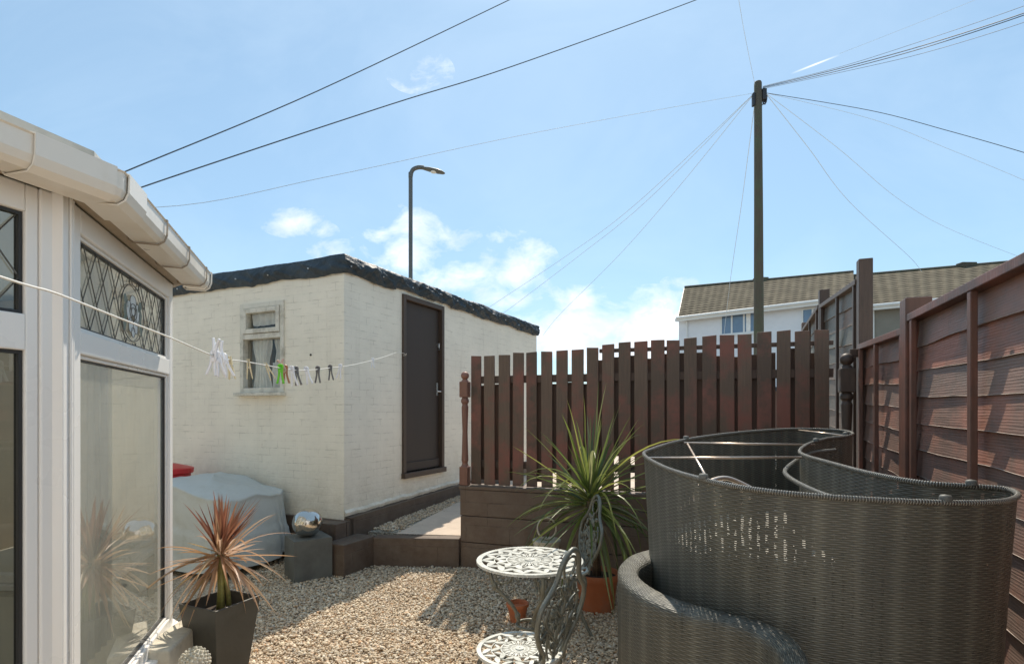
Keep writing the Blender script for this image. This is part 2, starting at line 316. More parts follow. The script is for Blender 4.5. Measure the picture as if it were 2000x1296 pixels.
# ------------------------------------------------------------------ mesh builder
class MB:
    def sheet(s, x0, x1, z0, z1, y, m=None):
        return s.add([(x0, y, z0), (x1, y, z0), (x1, y, z1), (x0, y, z1)], [(0, 1, 2, 3)], None, m)
    def __init__(s): s.v = []; s.f = []; s.uv = []; s.I = Matrix.Identity(4)
    def add(s, vs, fs, uvs=None, m=None):
        o = len(s.v); s.v += [tuple((m @ Vector(v)) if m else v) for v in vs]
        for k, f in enumerate(fs):
            s.f.append(tuple(o+i for i in f)); s.uv.append(uvs[k] if uvs else None)
        return s
    def box(s, x0, x1, y0, y1, z0, z1, m=None):
        vs = [(x, y, z) for z in (z0, z1) for y in (y0, y1) for x in (x0, x1)]
        fs = [(0, 2, 3, 1), (4, 5, 7, 6), (0, 1, 5, 4), (2, 6, 7, 3), (0, 4, 6, 2), (1, 3, 7, 5)]
        uvs = []
        for f in fs:
            pts = [vs[i] for i in f]; r = [max(p[a] for p in pts)-min(p[a] for p in pts) for a in range(3)]
            a = r.index(min(r)); k = {0: (1, 2), 1: (0, 2), 2: (0, 1)}[a]
            uvs.append([(p[k[0]], p[k[1]]) for p in pts])
        return s.add(vs, fs, uvs, m)
    def grid(s, pts, closed=False, uvs=None, m=None):            # pts[i][j]
        n, k = len(pts), len(pts[0]); vs = [p for r in pts for p in r]; fs = []; U = []
        L = [0]
        for i in range(1, n+1): L.append(L[-1]+(Vector(pts[i % n][0])-Vector(pts[i-1][0])).length)
        H = [0]
        for j in range(1, k): H.append(H[-1]+(Vector(pts[0][j])-Vector(pts[0][j-1])).length)
        for i in range(n if closed else n-1):
            for j in range(k-1):
                a, b = i*k+j, ((i+1) % n)*k+j; fs.append((a, b, b+1, a+1))
                U.append([(L[i], H[j]), (L[i+1], H[j]), (L[i+1], H[j+1]), (L[i], H[j+1])] if uvs is None else
                         [uvs[i][j], uvs[i+1][j], uvs[i+1][j+1], uvs[i][j+1]])
        return s.add(vs, fs, U, m)
    def tube(s, path, r, n=8, closed=False, flat=1.0, m=None, cap=True):
        path = [Vector(p) for p in path]; N = len(path); rr = r if isinstance(r, (list, tuple)) else [r]*N
        rings = []; up = None
        for i, p in enumerate(path):
            a = path[(i-1) % N] if (closed or i) else p; b = path[(i+1) % N] if (closed or i < N-1) else p
            t = (b-a)
            if t.length < 1e-9: t = Vector((0, 0, 1))
            t.normalize()
            if up is None:
                up = Vector((0, 0, 1)) if abs(t.z) < .9 else Vector((1, 0, 0))
            x = t.cross(up)
            if x.length < 1e-6: x = t.orthogonal()
            x.normalize(); y = x.cross(t).normalized(); up = y
            rings.append([p+x*math.cos(2*PI*k/n)*rr[i]+y*math.sin(2*PI*k/n)*rr[i]*flat for k in range(n)])
        vs = [v for g in rings for v in g]; fs = []; U = []; L = 0
        for i in range(N if closed else N-1):
            j = (i+1) % N; l2 = L+(path[j]-path[i]).length
            for k in range(n):
                fs.append((i*n+k, i*n+(k+1) % n, j*n+(k+1) % n, j*n+k)); U.append([(L, k*.01), (L, k*.01+.01), (l2, k*.01+.01), (l2, k*.01)])
            L = l2
        if not closed and cap:
            fs.append(tuple(reversed(range(n)))); U.append([(0, 0)]*n)
            fs.append(tuple((N-1)*n+k for k in range(n))); U.append([(0, 0)]*n)
        return s.add(vs, fs, U, m)
    def lathe(s, prof, n=32, m=None):                            # prof (r,z)
        vs = []; fs = []; U = []
        for r, z in prof:
            for k in range(n): vs.append((r*math.cos(2*PI*k/n), r*math.sin(2*PI*k/n), z))
        for i in range(len(prof)-1):
            for k in range(n):
                k2 = (k+1) % n; fs.append((i*n+k, i*n+k2, (i+1)*n+k2, (i+1)*n+k))
                U.append([(k/n, prof[i][1]), ((k+1)/n, prof[i][1]), ((k+1)/n, prof[i+1][1]), (k/n, prof[i+1][1])])
        return s.add(vs, fs, U, m)
    def sphere(s, c, r, nu=16, nv=10, sz=1):
        prof = [(max(1e-4, r*math.sin(PI*i/nv)), -r*sz*math.cos(PI*i/nv)) for i in range(nv+1)]
        return s.lathe(prof, nu, Matrix.Translation(c))
    def prism(s, poly, z0, z1, m=None):
        n = len(poly); vs = [(x, y, z0) for x, y in poly]+[(x, y, z1) for x, y in poly]
        fs = [tuple(reversed(range(n))), tuple(range(n, 2*n))]; U = [[(poly[i][0], poly[i][1]) for i in reversed(range(n))], [(x, y) for x, y in poly]]
        L = 0
        for i in range(n):
            j = (i+1) % n; d = math.dist(poly[i], poly[j]); fs.append((i, j, n+j, n+i)); U.append([(L, z0), (L+d, z0), (L+d, z1), (L, z1)]); L += d
        return s.add(vs, fs, U, m)
    def build(s, name, mat, parent=None, smooth=False, bevel=0, sub=0, solid=0, kind=None, loc=None):
        me = bpy.data.meshes.new(name); me.from_pydata([tuple(v) for v in s.v], [], s.f)
        uvl = me.uv_layers.new(name='UVMap'); flat = []
        for f, u in zip(s.f, s.uv):
            for i in range(len(f)): flat += list(u[i]) if u else [s.v[f[i]][0], s.v[f[i]][2]]
        uvl.data.foreach_set('uv', flat)
        me.materials.append(M[mat] if isinstance(mat, str) else mat)
        if smooth: me.polygons.foreach_set('use_smooth', [True]*len(me.polygons))
        me.update()
        o = bpy.data.objects.new(name, me); COL.objects.link(o)
        if parent:
            o.parent = parent
        if kind: o['kind'] = kind
        if solid:
            md = o.modifiers.new('thick', 'SOLIDIFY'); md.thickness = solid; md.offset = 0
        if sub:
            md = o.modifiers.new('sub', 'SUBSURF'); md.levels = sub; md.render_levels = sub
        if bevel:
            md = o.modifiers.new('bevel', 'BEVEL'); md.width = bevel; md.segments = 2; md.limit_method = 'ANGLE'; md.angle_limit = R(40)
        return o

def empty(name, label, cat, loc=(0, 0, 0), rz=0, group=None):
    o = bpy.data.objects.new(name, None); COL.objects.link(o); o.location = loc; o.rotation_euler = (0, 0, rz)
    o['label'] = label; o['category'] = cat
    if group: o['group'] = group
    return o
def tag(o, label, cat, group=None):
    o['label'] = label; o['category'] = cat
    if group: o['group'] = group
    return o
def cat_rom(pts, n=8, closed=False):
    pts = [Vector(p) for p in pts]; N = len(pts); out = []
    for i in range(N if closed else N-1):
        g = (lambda k: pts[k % N]) if closed else (lambda k: pts[min(max(k, 0), N-1)])
        p0, p1, p2, p3 = g(i-1), g(i), g(i+1), g(i+2)
        for k in range(n):
            t = k/n
            out.append(.5*((2*p1)+(-p0+p2)*t+(2*p0-5*p1+4*p2-p3)*t*t+(-p0+3*p1-3*p2+p3)*t**3))
    if not closed: out.append(pts[-1])
    return out
def frame(o, x, y=None):       # matrix from origin and 2D x axis
    x = Vector((x[0], x[1], 0)).normalized(); yy = Vector((-x.y, x.x, 0)) if y is None else Vector((y[0], y[1], 0)).normalized()
    m = Matrix.Identity(4); m.col[0][:3] = x; m.col[1][:3] = yy; m.col[2][:3] = (0, 0, 1); m.col[3][:3] = (o[0], o[1], o[2] if len(o) > 2 else 0)
    return m
def nz(x, y=0, z=0): return noise.noise(Vector((x, y, z)))

# ================================================================== GROUND
low = MB(); low.grid([[(x, y, 0) for y in (-300, -20, 0, 4, 8, 20)] for x in (-300, -20, -5, 0, 5, 20, 300)]).build('ground', 'gravel_bed', kind='structure')
near = [(-300, 40), (-4.4, 6.75), (-1.5, 5.62), (-.5, 5.42), (2.55, 4.42), (2.95, 4.25), (300, -60)]
up = MB(); rows = []
for (x, y) in near:
    rows.append([(x, y, -.01), (x, y, .28), (x*1.0+.9*(1 if abs(x) < 50 else 0), y+2.2, .42), (x*1.0, y+60, .46), (x*1.3, y+700, .5)])
up.grid(rows).build('upper_ground', 'upper_ground', kind='structure')
pth = MB()
pp = []
for i, (ya, za) in enumerate([(5.47, .292), (6.2, .345), (7.0, .395), (7.9, .428), (10, .436), (16, .45)]):
    xl = -1.17+(ya-5.4)*.36; pp.append([(xl, ya, za), (xl+2.6, ya-.55 if i else ya-.3, za)])
pth.grid(pp).build('path', 'concrete', kind='structure')

# pebbles: one mesh of real stones
def pebbles(name, region, count, r0, r1, zf, seed):
    rng = np.random.default_rng(seed)
    t = (1+5**.5)/2
    iv = np.array([(-1, t, 0), (1, t, 0), (-1, -t, 0), (1, -t, 0), (0, -1, t), (0, 1, t), (0, -1, -t), (0, 1, -t), (t, 0, -1), (t, 0, 1), (-t, 0, -1), (-t, 0, 1)], float); iv /= np.linalg.norm(iv[0])
    fi = np.array([(0, 11, 5), (0, 5, 1), (0, 1, 7), (0, 7, 10), (0, 10, 11), (1, 5, 9), (5, 11, 4), (11, 10, 2), (10, 7, 6), (7, 1, 8), (3, 9, 4), (3, 4, 2), (3, 2, 6), (3, 6, 8), (3, 8, 9), (4, 9, 5), (2, 4, 11), (6, 2, 10), (8, 6, 7), (9, 8, 1)])
    pts = region(rng, count); n = len(pts)
    r = rng.uniform(r0, r1, n)*rng.choice([.75, 1, 1.35, 1.75], n, p=[.33, .46, .17, .04])
    s = np.stack([r*rng.uniform(.9, 1.4, n), r*rng.uniform(.75, 1.1, n), r*rng.uniform(.5, .8, n)], 1)
    V = iv[None]*s[:, None]; V = V*rng.uniform(.8, 1.15, (n, 12, 1))
    a = rng.uniform(0, 2*PI, n); b = rng.normal(0, .35, n)
    ca, sa, cb, sb = np.cos(a), np.sin(a), np.cos(b), np.sin(b)
    x, y, z = V[..., 0], V[..., 1], V[..., 2]
    x, z = x*cb[:, None]+z*sb[:, None], -x*sb[:, None]+z*cb[:, None]
    x, y = x*ca[:, None]-y*sa[:, None], x*sa[:, None]+y*ca[:, None]
    zz = np.array([zf(p[0], p[1]) for p in pts])+rng.uniform(.000, .010, n)
    V = np.stack([x+pts[:, 0:1], y+pts[:, 1:2], z+zz[:, None]], -1).reshape(-1, 3)
    Fc = (fi[None]+np.arange(n)[:, None, None]*12).reshape(-1, 3)
    me = bpy.data.meshes.new(name); me.vertices.add(len(V)); me.vertices.foreach_set('co', V.ravel())
    me.loops.add(Fc.size); me.loops.foreach_set('vertex_index', Fc.ravel().astype(np.int32))
    me.polygons.add(len(Fc)); me.polygons.foreach_set('loop_start', np.arange(0, Fc.size, 3, dtype=np.int32))
    me.polygons.foreach_set('loop_total', np.full(len(Fc), 3, np.int32)); me.polygons.foreach_set('use_smooth', np.ones(len(Fc), bool))
    me.update(calc_edges=True); me.validate(); me.materials.append(M['pebble'])
    o = bpy.data.objects.new(name, me); COL.objects.link(o); return o
def reg_main(rng, n):
    y = 1.9+3.7*rng.random(n*2)**.85; x = rng.uniform(-.62, .62, n*2)*y
    k = (x > -2.4) & (x < 2.0) & (x > -1.9-(y-3)*.5-.6) & (y < 5.62-.33*(x+1.36)*(x > -1.4) + .0)
    return np.stack([x[k], y[k]], 1)[:n]
g = pebbles('gravel', reg_main, 62000, .0062, .0105, lambda x, y: .012*nz(x*1.7, y*1.7)+.008, 3)
g['kind'] = 'stuff'; tag(g, 'golden buff pea gravel covering the garden floor', 'gravel')
def reg_path(rng, n):
    t = rng.uniform(0, 3.2, n); w = rng.uniform(-.30, .36, n)
    # only the strip between the shed plinth and the slab, thinning onto the slab
    k = (w < .12) | (rng.random(n) < .12)
    return np.stack([-1.45+.42*t+.907*w*1.0+.12, 5.62+.907*t-.42*w], 1)[k]
g = pebbles('gravel', reg_path, 7000, .007, .012, lambda x, y: .285+.06*min(2.0, max(0, y-5.5)), 5)
g['kind'] = 'stuff'; tag(g, 'greyer gravel strip beside the concrete path along the shed', 'gravel')

# ================================================================== SHED
shed = empty('shed', 'cream painted brick outbuilding with dark tarpaulin roof edge', 'shed', (-1.64, 5.4, 0), math.atan2(1, .463))
L, W, ZB, ZT = 4.95, 3.3, .42, 2.95
dx0, dx1, dz0, dz1 = .94, 1.81, .80, 2.83
wy0, wy1, wz0, wz1 = .80, 1.42, 1.70, 2.64
T = .2
b = MB()
b.box(0, dx0, 0, T, ZB, ZT); b.box(dx1, L, 0, T, ZB, ZT); b.box(dx0, dx1, 0, T, ZB, dz0); b.box(dx0, dx1, 0, T, dz1, ZT)
b.build('wall', 'shed_wall', shed)
b = MB()
b.box(0, T, T, wy0, ZB, ZT); b.box(0, T, wy1, W-T, ZB, ZT); b.box(0, T, wy0, wy1, ZB, wz0); b.box(0, T, wy0, wy1, wz1, ZT)
b.build('wall', 'shed_wall', shed)
b = MB(); b.box(0, L, W-T, W, ZB, ZT); b.box(L-T, L, T, W-T, ZB, ZT); b.build('wall', 'shed_wall', shed)
b = MB(); b.box(T, L-T, T, W-T, .43, .47); b.box(T+.9, T+.92, T, W-T, .47, ZT); b.build('inner_room', 'dark_room', shed)
# render drip: ragged white lip at the foot of the long wall
b = MB(); rr = []
for i in range(120):
    x = i/119*L; d = .012+.012*nz(x*9); z = .475+x*.028+.018*nz(x*5, 3)+.01*nz(x*23)
    rr.append([(x, -d, z), (x, -d-.008, z+.03), (x, -.002, z+.055)])
b.grid(rr); b.build('render_lip', 'shed_wall', shed, solid=.006)
# plinth
b = MB()
zf = lambda x: .465+x*.028
for i in range(12):
    x0, x1 = i*L/12, (i+1)*L/12
    b.add([(x0, -.075, 0), (x1, -.075, 0), (x1, -.075, zf(x1)), (x0, -.075, zf(x0)), (x0, 0, zf(x0)+.004), (x1, 0, zf(x1)+.004)], [(0, 1, 2, 3), (3, 2, 5, 4)],
          [[(x0, 0), (x1, 0), (x1, zf(x1)), (x0, zf(x0))], [(x0, 0), (x1, 0), (x1, .08), (x0, .08)]])
b.box(-.045, 0, -.075, W, 0, .44); b.box(-.001, .05, -.075, -.001, 0, .455)
b.build('plinth', 'plinth_dark', shed)
b = MB(); b.box(.0, L, -.03, W+.03, ZT+.002, ZT+.05); b.build('roof_deck', 'black_plastic', shed)
# tarpaulin edging
def edge_pt(s):      # s along perimeter from far-left to corner to far-right ; outward normal
    if s < W: return Vector((0, W-s, 0)), Vector((-1, 0, 0))
    return Vector((s-W, 0, 0)), Vector((0, -1, 0))
b = MB(); rows = []; n = 520; tot = W+L
for i in range(n+1):
    s = tot*i/n; p, nn = edge_pt(s); blend = max(0, 1-abs(s-W)/.10)
    if blend > 0: nn = (nn*(1-blend*.5)+(Vector((0, -1, 0)) if s < W else Vector((-1, 0, 0)))*blend*.5).normalized()
    long = 1 if s > W else .55
    crease = abs(nz(s*5.5, 2))*.05*long+nz(s*17, 5)*.012*long
    bot = ZT-.105-.022*nz(s*2.2, 7)-.014*nz(s*9, 1)+ (.02 if .8 < s-W < 1.95 else 0)
    top = ZT+.080+.014*nz(s*1.7, 9)+.003*nz(s*9)
    row = []
    for j in range(11):
        k = j/10; z = bot+(top-bot)*k
        diag = nz(s*8+k*3.2, k*1.6, 4)*.055*long*math.sin(PI*min(1, k*1.1+.05))+nz(s*26, k*5, 8)*.004
        rg = max(0, 1-4.5*abs(nz(s*3.2+k*1.3, k*.7, 14)))*.05*long+max(0, 1-5*abs(nz(s*6.5-k*1.6, k*.5, 21)))*.022*long
        out = .012+rg*(.3+.7*math.sin(PI*k))+(crease*(.35+.65*math.sin(PI*k)))+.02*math.sin(PI*k)+max(-.01, diag)
        row.append(p+nn*out+Vector((0, 0, z)))
    for q, (inn, dz) in enumerate([(.03, .006), (.16, .008), (.5, .0)]):
        row.append(p-nn*inn+Vector((0, 0, top+dz)))
    rows.append(row)
b.grid(rows); b.build('tarpaulin', 'tarp', shed, smooth=True)
for i in range(16):
    s = .35+i*.5+.12*nz(i*3.3); p, nn = edge_pt(s)
    b = MB(); b.sphere(p+nn*.062+Vector((0, 0, ZT-.03+.03*nz(i*1.7))), .009, 8, 5)
    b.build('fixing_nail', 'brushed', shed)
# door (dark flush) + frame
fr_ = MB()
fr_.box(dx0, dx0+.055, -.025, .10, dz0, dz1); fr_.box(dx1-.055, dx1, -.025, .10, dz0, dz1)
fr_.box(dx0+.055, dx1-.055, -.025, .10, dz1-.055, dz1); fr_.box(dx0-.01, dx1+.01, -.05, .10, dz0-.06, dz0)
df = fr_.build('door_frame', 'door_frame', shed, bevel=.004)
b = MB(); b.box(dx0+.058, dx1-.058, .03, .07, dz0+.004, dz1-.06)
b.box(dx0+.06, dx1-.06, .012, .03, dz0+.01, dz0+.11)
dr = b.build('door', 'door', shed, bevel=.003)
b = MB(); b.box(dx1-.115, dx1-.085, .018, .0298, 1.70, 1.86); b.tube([(dx1-.10, .018, 1.75), (dx1-.10, -.03, 1.75), (dx1-.19, -.035, 1.75)], .008); b.build('handle', 'brushed', dr, bevel=.002)
b = MB(); b.box(dx1-.078, dx1-.068, .0, .0298, 2.27, 2.36); b.box(dx1-.095, dx1-.07, .005, .0298, 2.30, 2.35); b.build('bolt', 'brushed', dr)
# window
b = MB()
def ring(b, y0, y1, z0, z1, w, xa, xb):
    b.box(xa, xb, y0, y0+w, z0, z1); b.box(xa, xb, y1-w, y1, z0, z1); b.box(xa, xb, y0+w, y1-w, z0, z0+w); b.box(xa, xb, y0+w, y1-w, z1-w, z1)
ring(b, wy0-.012, wy1+.012, wz0, wz1+.012, .05, -.018, .09)
b.box(-.022, .09, wy0+.035, wy1-.035, 2.27, 2.325)
win = b.build('window', 'white_paint', shed, bevel=.004)
b = MB(); ring(b, wy0+.042, wy1-.042, 2.33, wz1-.042, .05, -.03, .05); b.build('casement', 'white_paint', win, bevel=.004)
b = MB(); b.box(-.075, .02, wy0-.03, wy1+.05, wz0-.035, wz0-.002); b.build('sill', 'white_paint', win, bevel=.005)
for (xx, ya, yb, za, zb) in ((.022, wy0+.092, wy1-.092, 2.38, wz1-.092), (.042, wy0+.04, wy1-.04, wz0+.05, 2.268)):
    b = MB(); b.add([(xx, yb, za), (xx, ya, za), (xx, ya, zb), (xx, yb, zb)], [(0, 1, 2, 3)]); b.build('pane', 'glass_shed', win)
def curtain(b, y0, y1, z0, z1, x, seed, waist=0, n=60):
    rows = []
    for i in range(n+1):
        u = i/n; row = []
        for j in range(13):
            k = j/12; sq = 1-waist*math.sin(PI*min(1, k*1.05))**2
            yc = (y0+y1)/2; y = yc+(y0+(y1-y0)*u-yc)*sq
            row.append((x+.022*math.sin(u*28+seed+2*nz(u*4, k*2, seed))+.015*nz(u*6, k*3, seed), y, z0+(z1-z0)*k-.02*(1-k)*abs(math.sin(u*16+seed))))
        rows.append(row)
    b.grid(rows)
b = MB(); curtain(b, 1.08, 1.33, 1.73, 2.27, .085, 1, .35); curtain(b, .84, 1.05, 1.73, 2.02, .085, 5, -.1); curtain(b, .90, 1.01, 2.0, 2.27, .09, 9, .3); curtain(b, .88, 1.33, 2.44, 2.60, .07, 3)
b.build('net_curtain', 'curtain', win, smooth=True)
b = MB(); b.box(.22, .24, 1.20, 1.40, 1.7, 2.2); b.build('cloth', 'orange_cloth', win)
# wall hole + hook
b = MB(); b.sphere((-.001, .43, 2.07), .012, 8, 6); b.build('wall_plug', 'gasket', shed)
b = MB(); b.tube([(.93, -.026, 2.13), (.93, -.06, 2.13), (.93, -.07, 2.15)], .004); b.build('line_hook', 'brushed', shed)

# low kerb and step
SM = frame((-1.64, 5.4, 0), (.463, 1))
b = MB(); b.box(-.34, .10, -.30, -.078, 0, .30, SM); b.box(-.20, -.048, -.076, .32, 0, .44, SM); b.box(-.32, -.202, -.076, .24, 0, .26, SM)
tag(b.build('kerb_wall', 'plinth_dark', bevel=.008), 'low brown painted block kerb stepping round the shed corner', 'low wall')
st0 = Vector((-1.36, 5.33, 0)); st1 = Vector((-.50, 5.27, 0)); m = frame(st0, (st1-st0).xy)
b = MB(); b.box(.02, (st1-st0).length-.004, 0, .14, 0, .288, m)
tag(b.build('step', 'plinth_dark', bevel=.01), 'brown painted step up to the concrete path between shed and fence', 'step')

# ================================================================== PICKET FENCE on block wall
A = Vector((-.43, 5.28, 0)); B = Vector((2.50, 4.26, 0)); pd = (B-A); PL = pd.length
pm = frame(A, pd.xy)      # x along fence, y away from camera
b = MB(); 
for k in range(3):
    b.box(-.07+.003*(k % 2), PL+.35, .0-.003*k, .20, .004+k*.252, .004+(k+1)*.252-.006, pm)
b.box(-.085, PL+.35, -.012, .212, .757, .79, pm)
bw = tag(b.build('block_wall', 'plinth', bevel=.006), 'low brown painted block wall carrying the picket fence', 'wall')
pf = empty('picket_fence', 'red brown stained picket fence on low block wall', 'fence', A, math.atan2(pd.y, pd.x))
N = 22; pitch = PL/N
b = MB(); b.box(.02, PL, .10, .14, 1.77, 1.84); b.build('rail', 'picket_back', pf, bevel=.003)
b = MB(); b.box(.02, PL, .10, .14, .96, 1.03); b.build('rail', 'picket_back', pf, bevel=.003)
b = MB(); b.box(9*pitch-.02, PL, .102, .125, 2.025, 2.06); b.build('top_rail', 'picket_back', pf, bevel=.003)
for i in range(N):
    x = i*pitch+.010+random.uniform(-.005, .005); w = .108+random.uniform(-.008, .007)
    z1 = 2.035+.004*i+random.uniform(-.008, .008)+(.03 if i >= 9 else 0); sl = random.uniform(-.006, .010); ln = random.uniform(-.005, .005)
    b = MB(); y0 = .075+random.uniform(0, .004)
    vs = [(x, y0, .797), (x+w, y0, .797), (x+w+ln, y0, z1+sl), (x+ln, y0, z1), (x, y0+.02, .797), (x+w, y0+.02, .797), (x+w+ln, y0+.02, z1+sl), (x+ln, y0+.02, z1)]
    b.add(vs, [(0, 1, 2, 3), (5, 4, 7, 6), (1, 5, 6, 2), (4, 0, 3, 7), (3, 2, 6, 7), (4, 5, 1, 0)])
    b.build('picket', 'picket', pf, bevel=.003)
for i in range(N-1):                                   # back layer, offset
    if i in (3,): continue
    x = i*pitch+.062+random.uniform(-.004, .010); w = (.108 if i not in (14, 18) else .082)+random.uniform(-.004, .004)
    z1 = 1.80+random.uniform(-.05, .02) if i < 8 else 1.985+random.uniform(-.03, .03)
    z0 = .84 if i not in (5, 7, 8) else .93
    if i in (7, 9, 10): z0 = 1.10
    b = MB(); b.box(x, x+w, .142, .160, z0, z1); b.build('back_board', 'picket_back', pf, bevel=.002)
def newel(parent, x, y, zb, zt, r=.04, s=1.0, mat='newel'):
    root = MB(); h = zt-zb
    q = .045*s
    root.box(x-q, x+q, y-q, y+q, zb, zb+h*.17)
    prof = [(q*.98, 0), (q*.75, .02), (q*.62, .05), (q*.80, .09), (q*.72, .2), (q*.60, .5), (q*.78, .86), (q*.6, .90), (q*.9, .93), (q*.9, .96), (q*.62, 1)]
    z0, z1 = zb+h*.17, zt-.22*s
    root.lathe([(rr, z0+(z1-z0)*t) for rr, t in prof], 20, Matrix.Translation((x, y, 0)))
    root.box(x-q, x+q, y-q, y+q, z1, zt-.06*s)
    o = root.build('newel_post', mat, parent, bevel=.006)
    f = MB(); f.lathe([(q*.9, zt-.06*s), (q*.7, zt-.045*s), (q*.45, zt-.035*s)], 18, Matrix.Translation((x, y, 0))); f.sphere((x, y, zt), .042*s, 18, 12)
    f.build('ball_finial', mat, o, smooth=True); return o
newel(pf, -.045, .055, .79, 1.845, s=.95)
newel(pf, PL+.075, .03, .79, 1.90, s=1.15, mat='post_dark')
b = MB(); b.box(PL+.10, PL+.34, .04, .085, 1.92, 1.98); b.build('cross_beam', 'picket_back', pf, bevel=.004)

# ================================================================== LAP FENCE right
lf = empty('lap_fence', 'tall reddish brown waney lap fence with posts along the right side', 'fence', (0, 0, 0))
pts = [Vector((1.45, .6, 0)), Vector((1.62, 1.62, 0)), Vector((2.19, 3.0, 0)), Vector((2.71, 4.25, 0)), Vector((3.30, 5.85, 0)), Vector((3.98, 7.5, 0))]
pts[0] = Vector((1.19, .60, 0)); 
tops = [(2.0, 2.0), (2.0, 2.02), (1.965, 2.01), (2.53, 2.60), (2.63, 2.60)]
posts = [None, None, (2.11, 'post'), (2.665, 'post_dark'), (2.78, 'post_dark'), (2.7, 'post_dark')]
posts[1] = None
for i, pt in enumerate(pts):
    if not posts[i]: continue
    d = (pts[min(i+1, 5)]-pts[i-1]); m = frame(pt, d.xy); b = MB(); q = .060 if i == 2 else .047
    b.box(-q, q, -q, q, 0, posts[i][0], m); b.build('post', posts[i][1], lf, bevel=.005)
segs = [(pts[0]+(pts[2]-pts[1])*0, pts[2], 0, (2.0, 2.02)), (pts[2], pts[3], 1, (1.965, 2.01)), (pts[3], pts[4], 2, (2.53, 2.62)), (pts[4], pts[5], 3, (2.64, 2.60))]
segs[0] = (Vector((2.19-.93, .60, 0)) + Vector((-.06, 0, 0)), pts[2], 0, (1.985, 2.02))
batts = [[.30, .655, .97], [.03, .55, .965], [.05, .46, .95], [.1, .5, .9]]
for (a, c, k, (t0, t1)) in segs:
    d = c-a; Ln = d.length; m = frame(a, d.xy)          # local y = left of travel = toward garden (-x side)
    x0, x1 = (.0, Ln-.047) if k == 0 else (.047, Ln-.047)
    eg = MB(); pn = MB(); nb = 18; hgt = .138; rng = random.Random(20+k)
    if k >= 2: hgt = .15
    for q in range(nb):
        zt = None; rows = []; tl = rng.uniform(-.004, .004); ph = rng.uniform(0, 50); ov = rng.uniform(.010, .018)
        ztop = -q*hgt
        if q*hgt > 2.0: break
        ns = 40
        for s in range(ns+1):
            u = s/ns; x = x0+(x1-x0)*u; tz = t0+(t1-t0)*u-.02
            wav = .014*nz(u*2.2+ph, q*3.1)+.004*nz(u*9+ph)
            
            bow = .010*nz(u*2.5+ph, 4.4)
            z_lo = tz+ztop-hgt-.012+wav; z_hi = tz+ztop+.01
            rows.append([(x, .000+bow*.4, z_hi), (x, .004+bow, (z_hi+z_lo)/2), (x, .006+ov*.4+bow, z_lo), (x, .001+bow*.4, z_lo-.001)])
        eg.tube([Vector(r_[2])+Vector((0, .0005, 0)) for r_ in rows], [.0011+.0014*abs(nz(x_*.9, q)) for x_ in range(len(rows))], 4, m=m)
        pn.grid([[Vector(p) for p in r] for r in rows], m=m, uvs=[[(r[0][0]+ph, r[j][2]) for j in range(4)] for r in rows])
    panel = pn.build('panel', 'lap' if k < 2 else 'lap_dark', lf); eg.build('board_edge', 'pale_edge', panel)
    bb = MB()
    for bx in batts[k]:
        x = x0+(x1-x0)*bx; w = .019
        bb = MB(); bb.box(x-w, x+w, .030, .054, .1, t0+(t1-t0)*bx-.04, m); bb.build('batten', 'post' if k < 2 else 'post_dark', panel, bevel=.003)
    tr = MB()
    tr.add([(x0, -.02, t0-.04), (x1, -.02, t1-.04), (x1, .056, t1-.04), (x0, .056, t0-.04), (x0, -.02, t0), (x1, -.02, t1), (x1, .056, t1), (x0, .056, t0)],
           [(0, 3, 2, 1), (4, 5, 6, 7), (0, 1, 5, 4), (2, 3, 7, 6), (0, 4, 7, 3), (1, 2, 6, 5)], m=m)
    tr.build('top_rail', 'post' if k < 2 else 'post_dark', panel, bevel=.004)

# ================================================================== CONSERVATORY
cons = empty('conservatory', 'white plastic framed conservatory with leaded top lights and gutter', 'conservatory', (0, 0, 0))
K = Vector((-1.434, 1.78, 0)); Fp = Vector((-1.84, 3.0, 0)); Nn = K-Vector((.324, 1, 0))*2.6; G = Fp+Vector((-.95, .75, 0)); H = G+Vector((-1.6, .1, 0))
fd = (Fp-K).normalized(); m2 = frame(K, fd.xy, (fd.y, -fd.x)); # local y outward: x × y = -z, mirrored
# use inward y to keep handedness
m2 = frame(K, fd.xy); L2 = (Fp-K).length                       # local y = inward(left of travel)
nd_ = (K-Nn).normalized(); m1 = frame(K, nd_.xy); L1 = (K-Nn).length     # x negative towards camera
zs, zg0, zt0, zt1, zg1, zh = .34, .40, 1.695, 1.775, 2.105, 2.19
def ybox(b, x0, x1, z0, z1, m, o=.0, i=.06): b.box(x0, x1, -o, i, z0, z1, m)
fw = MB()
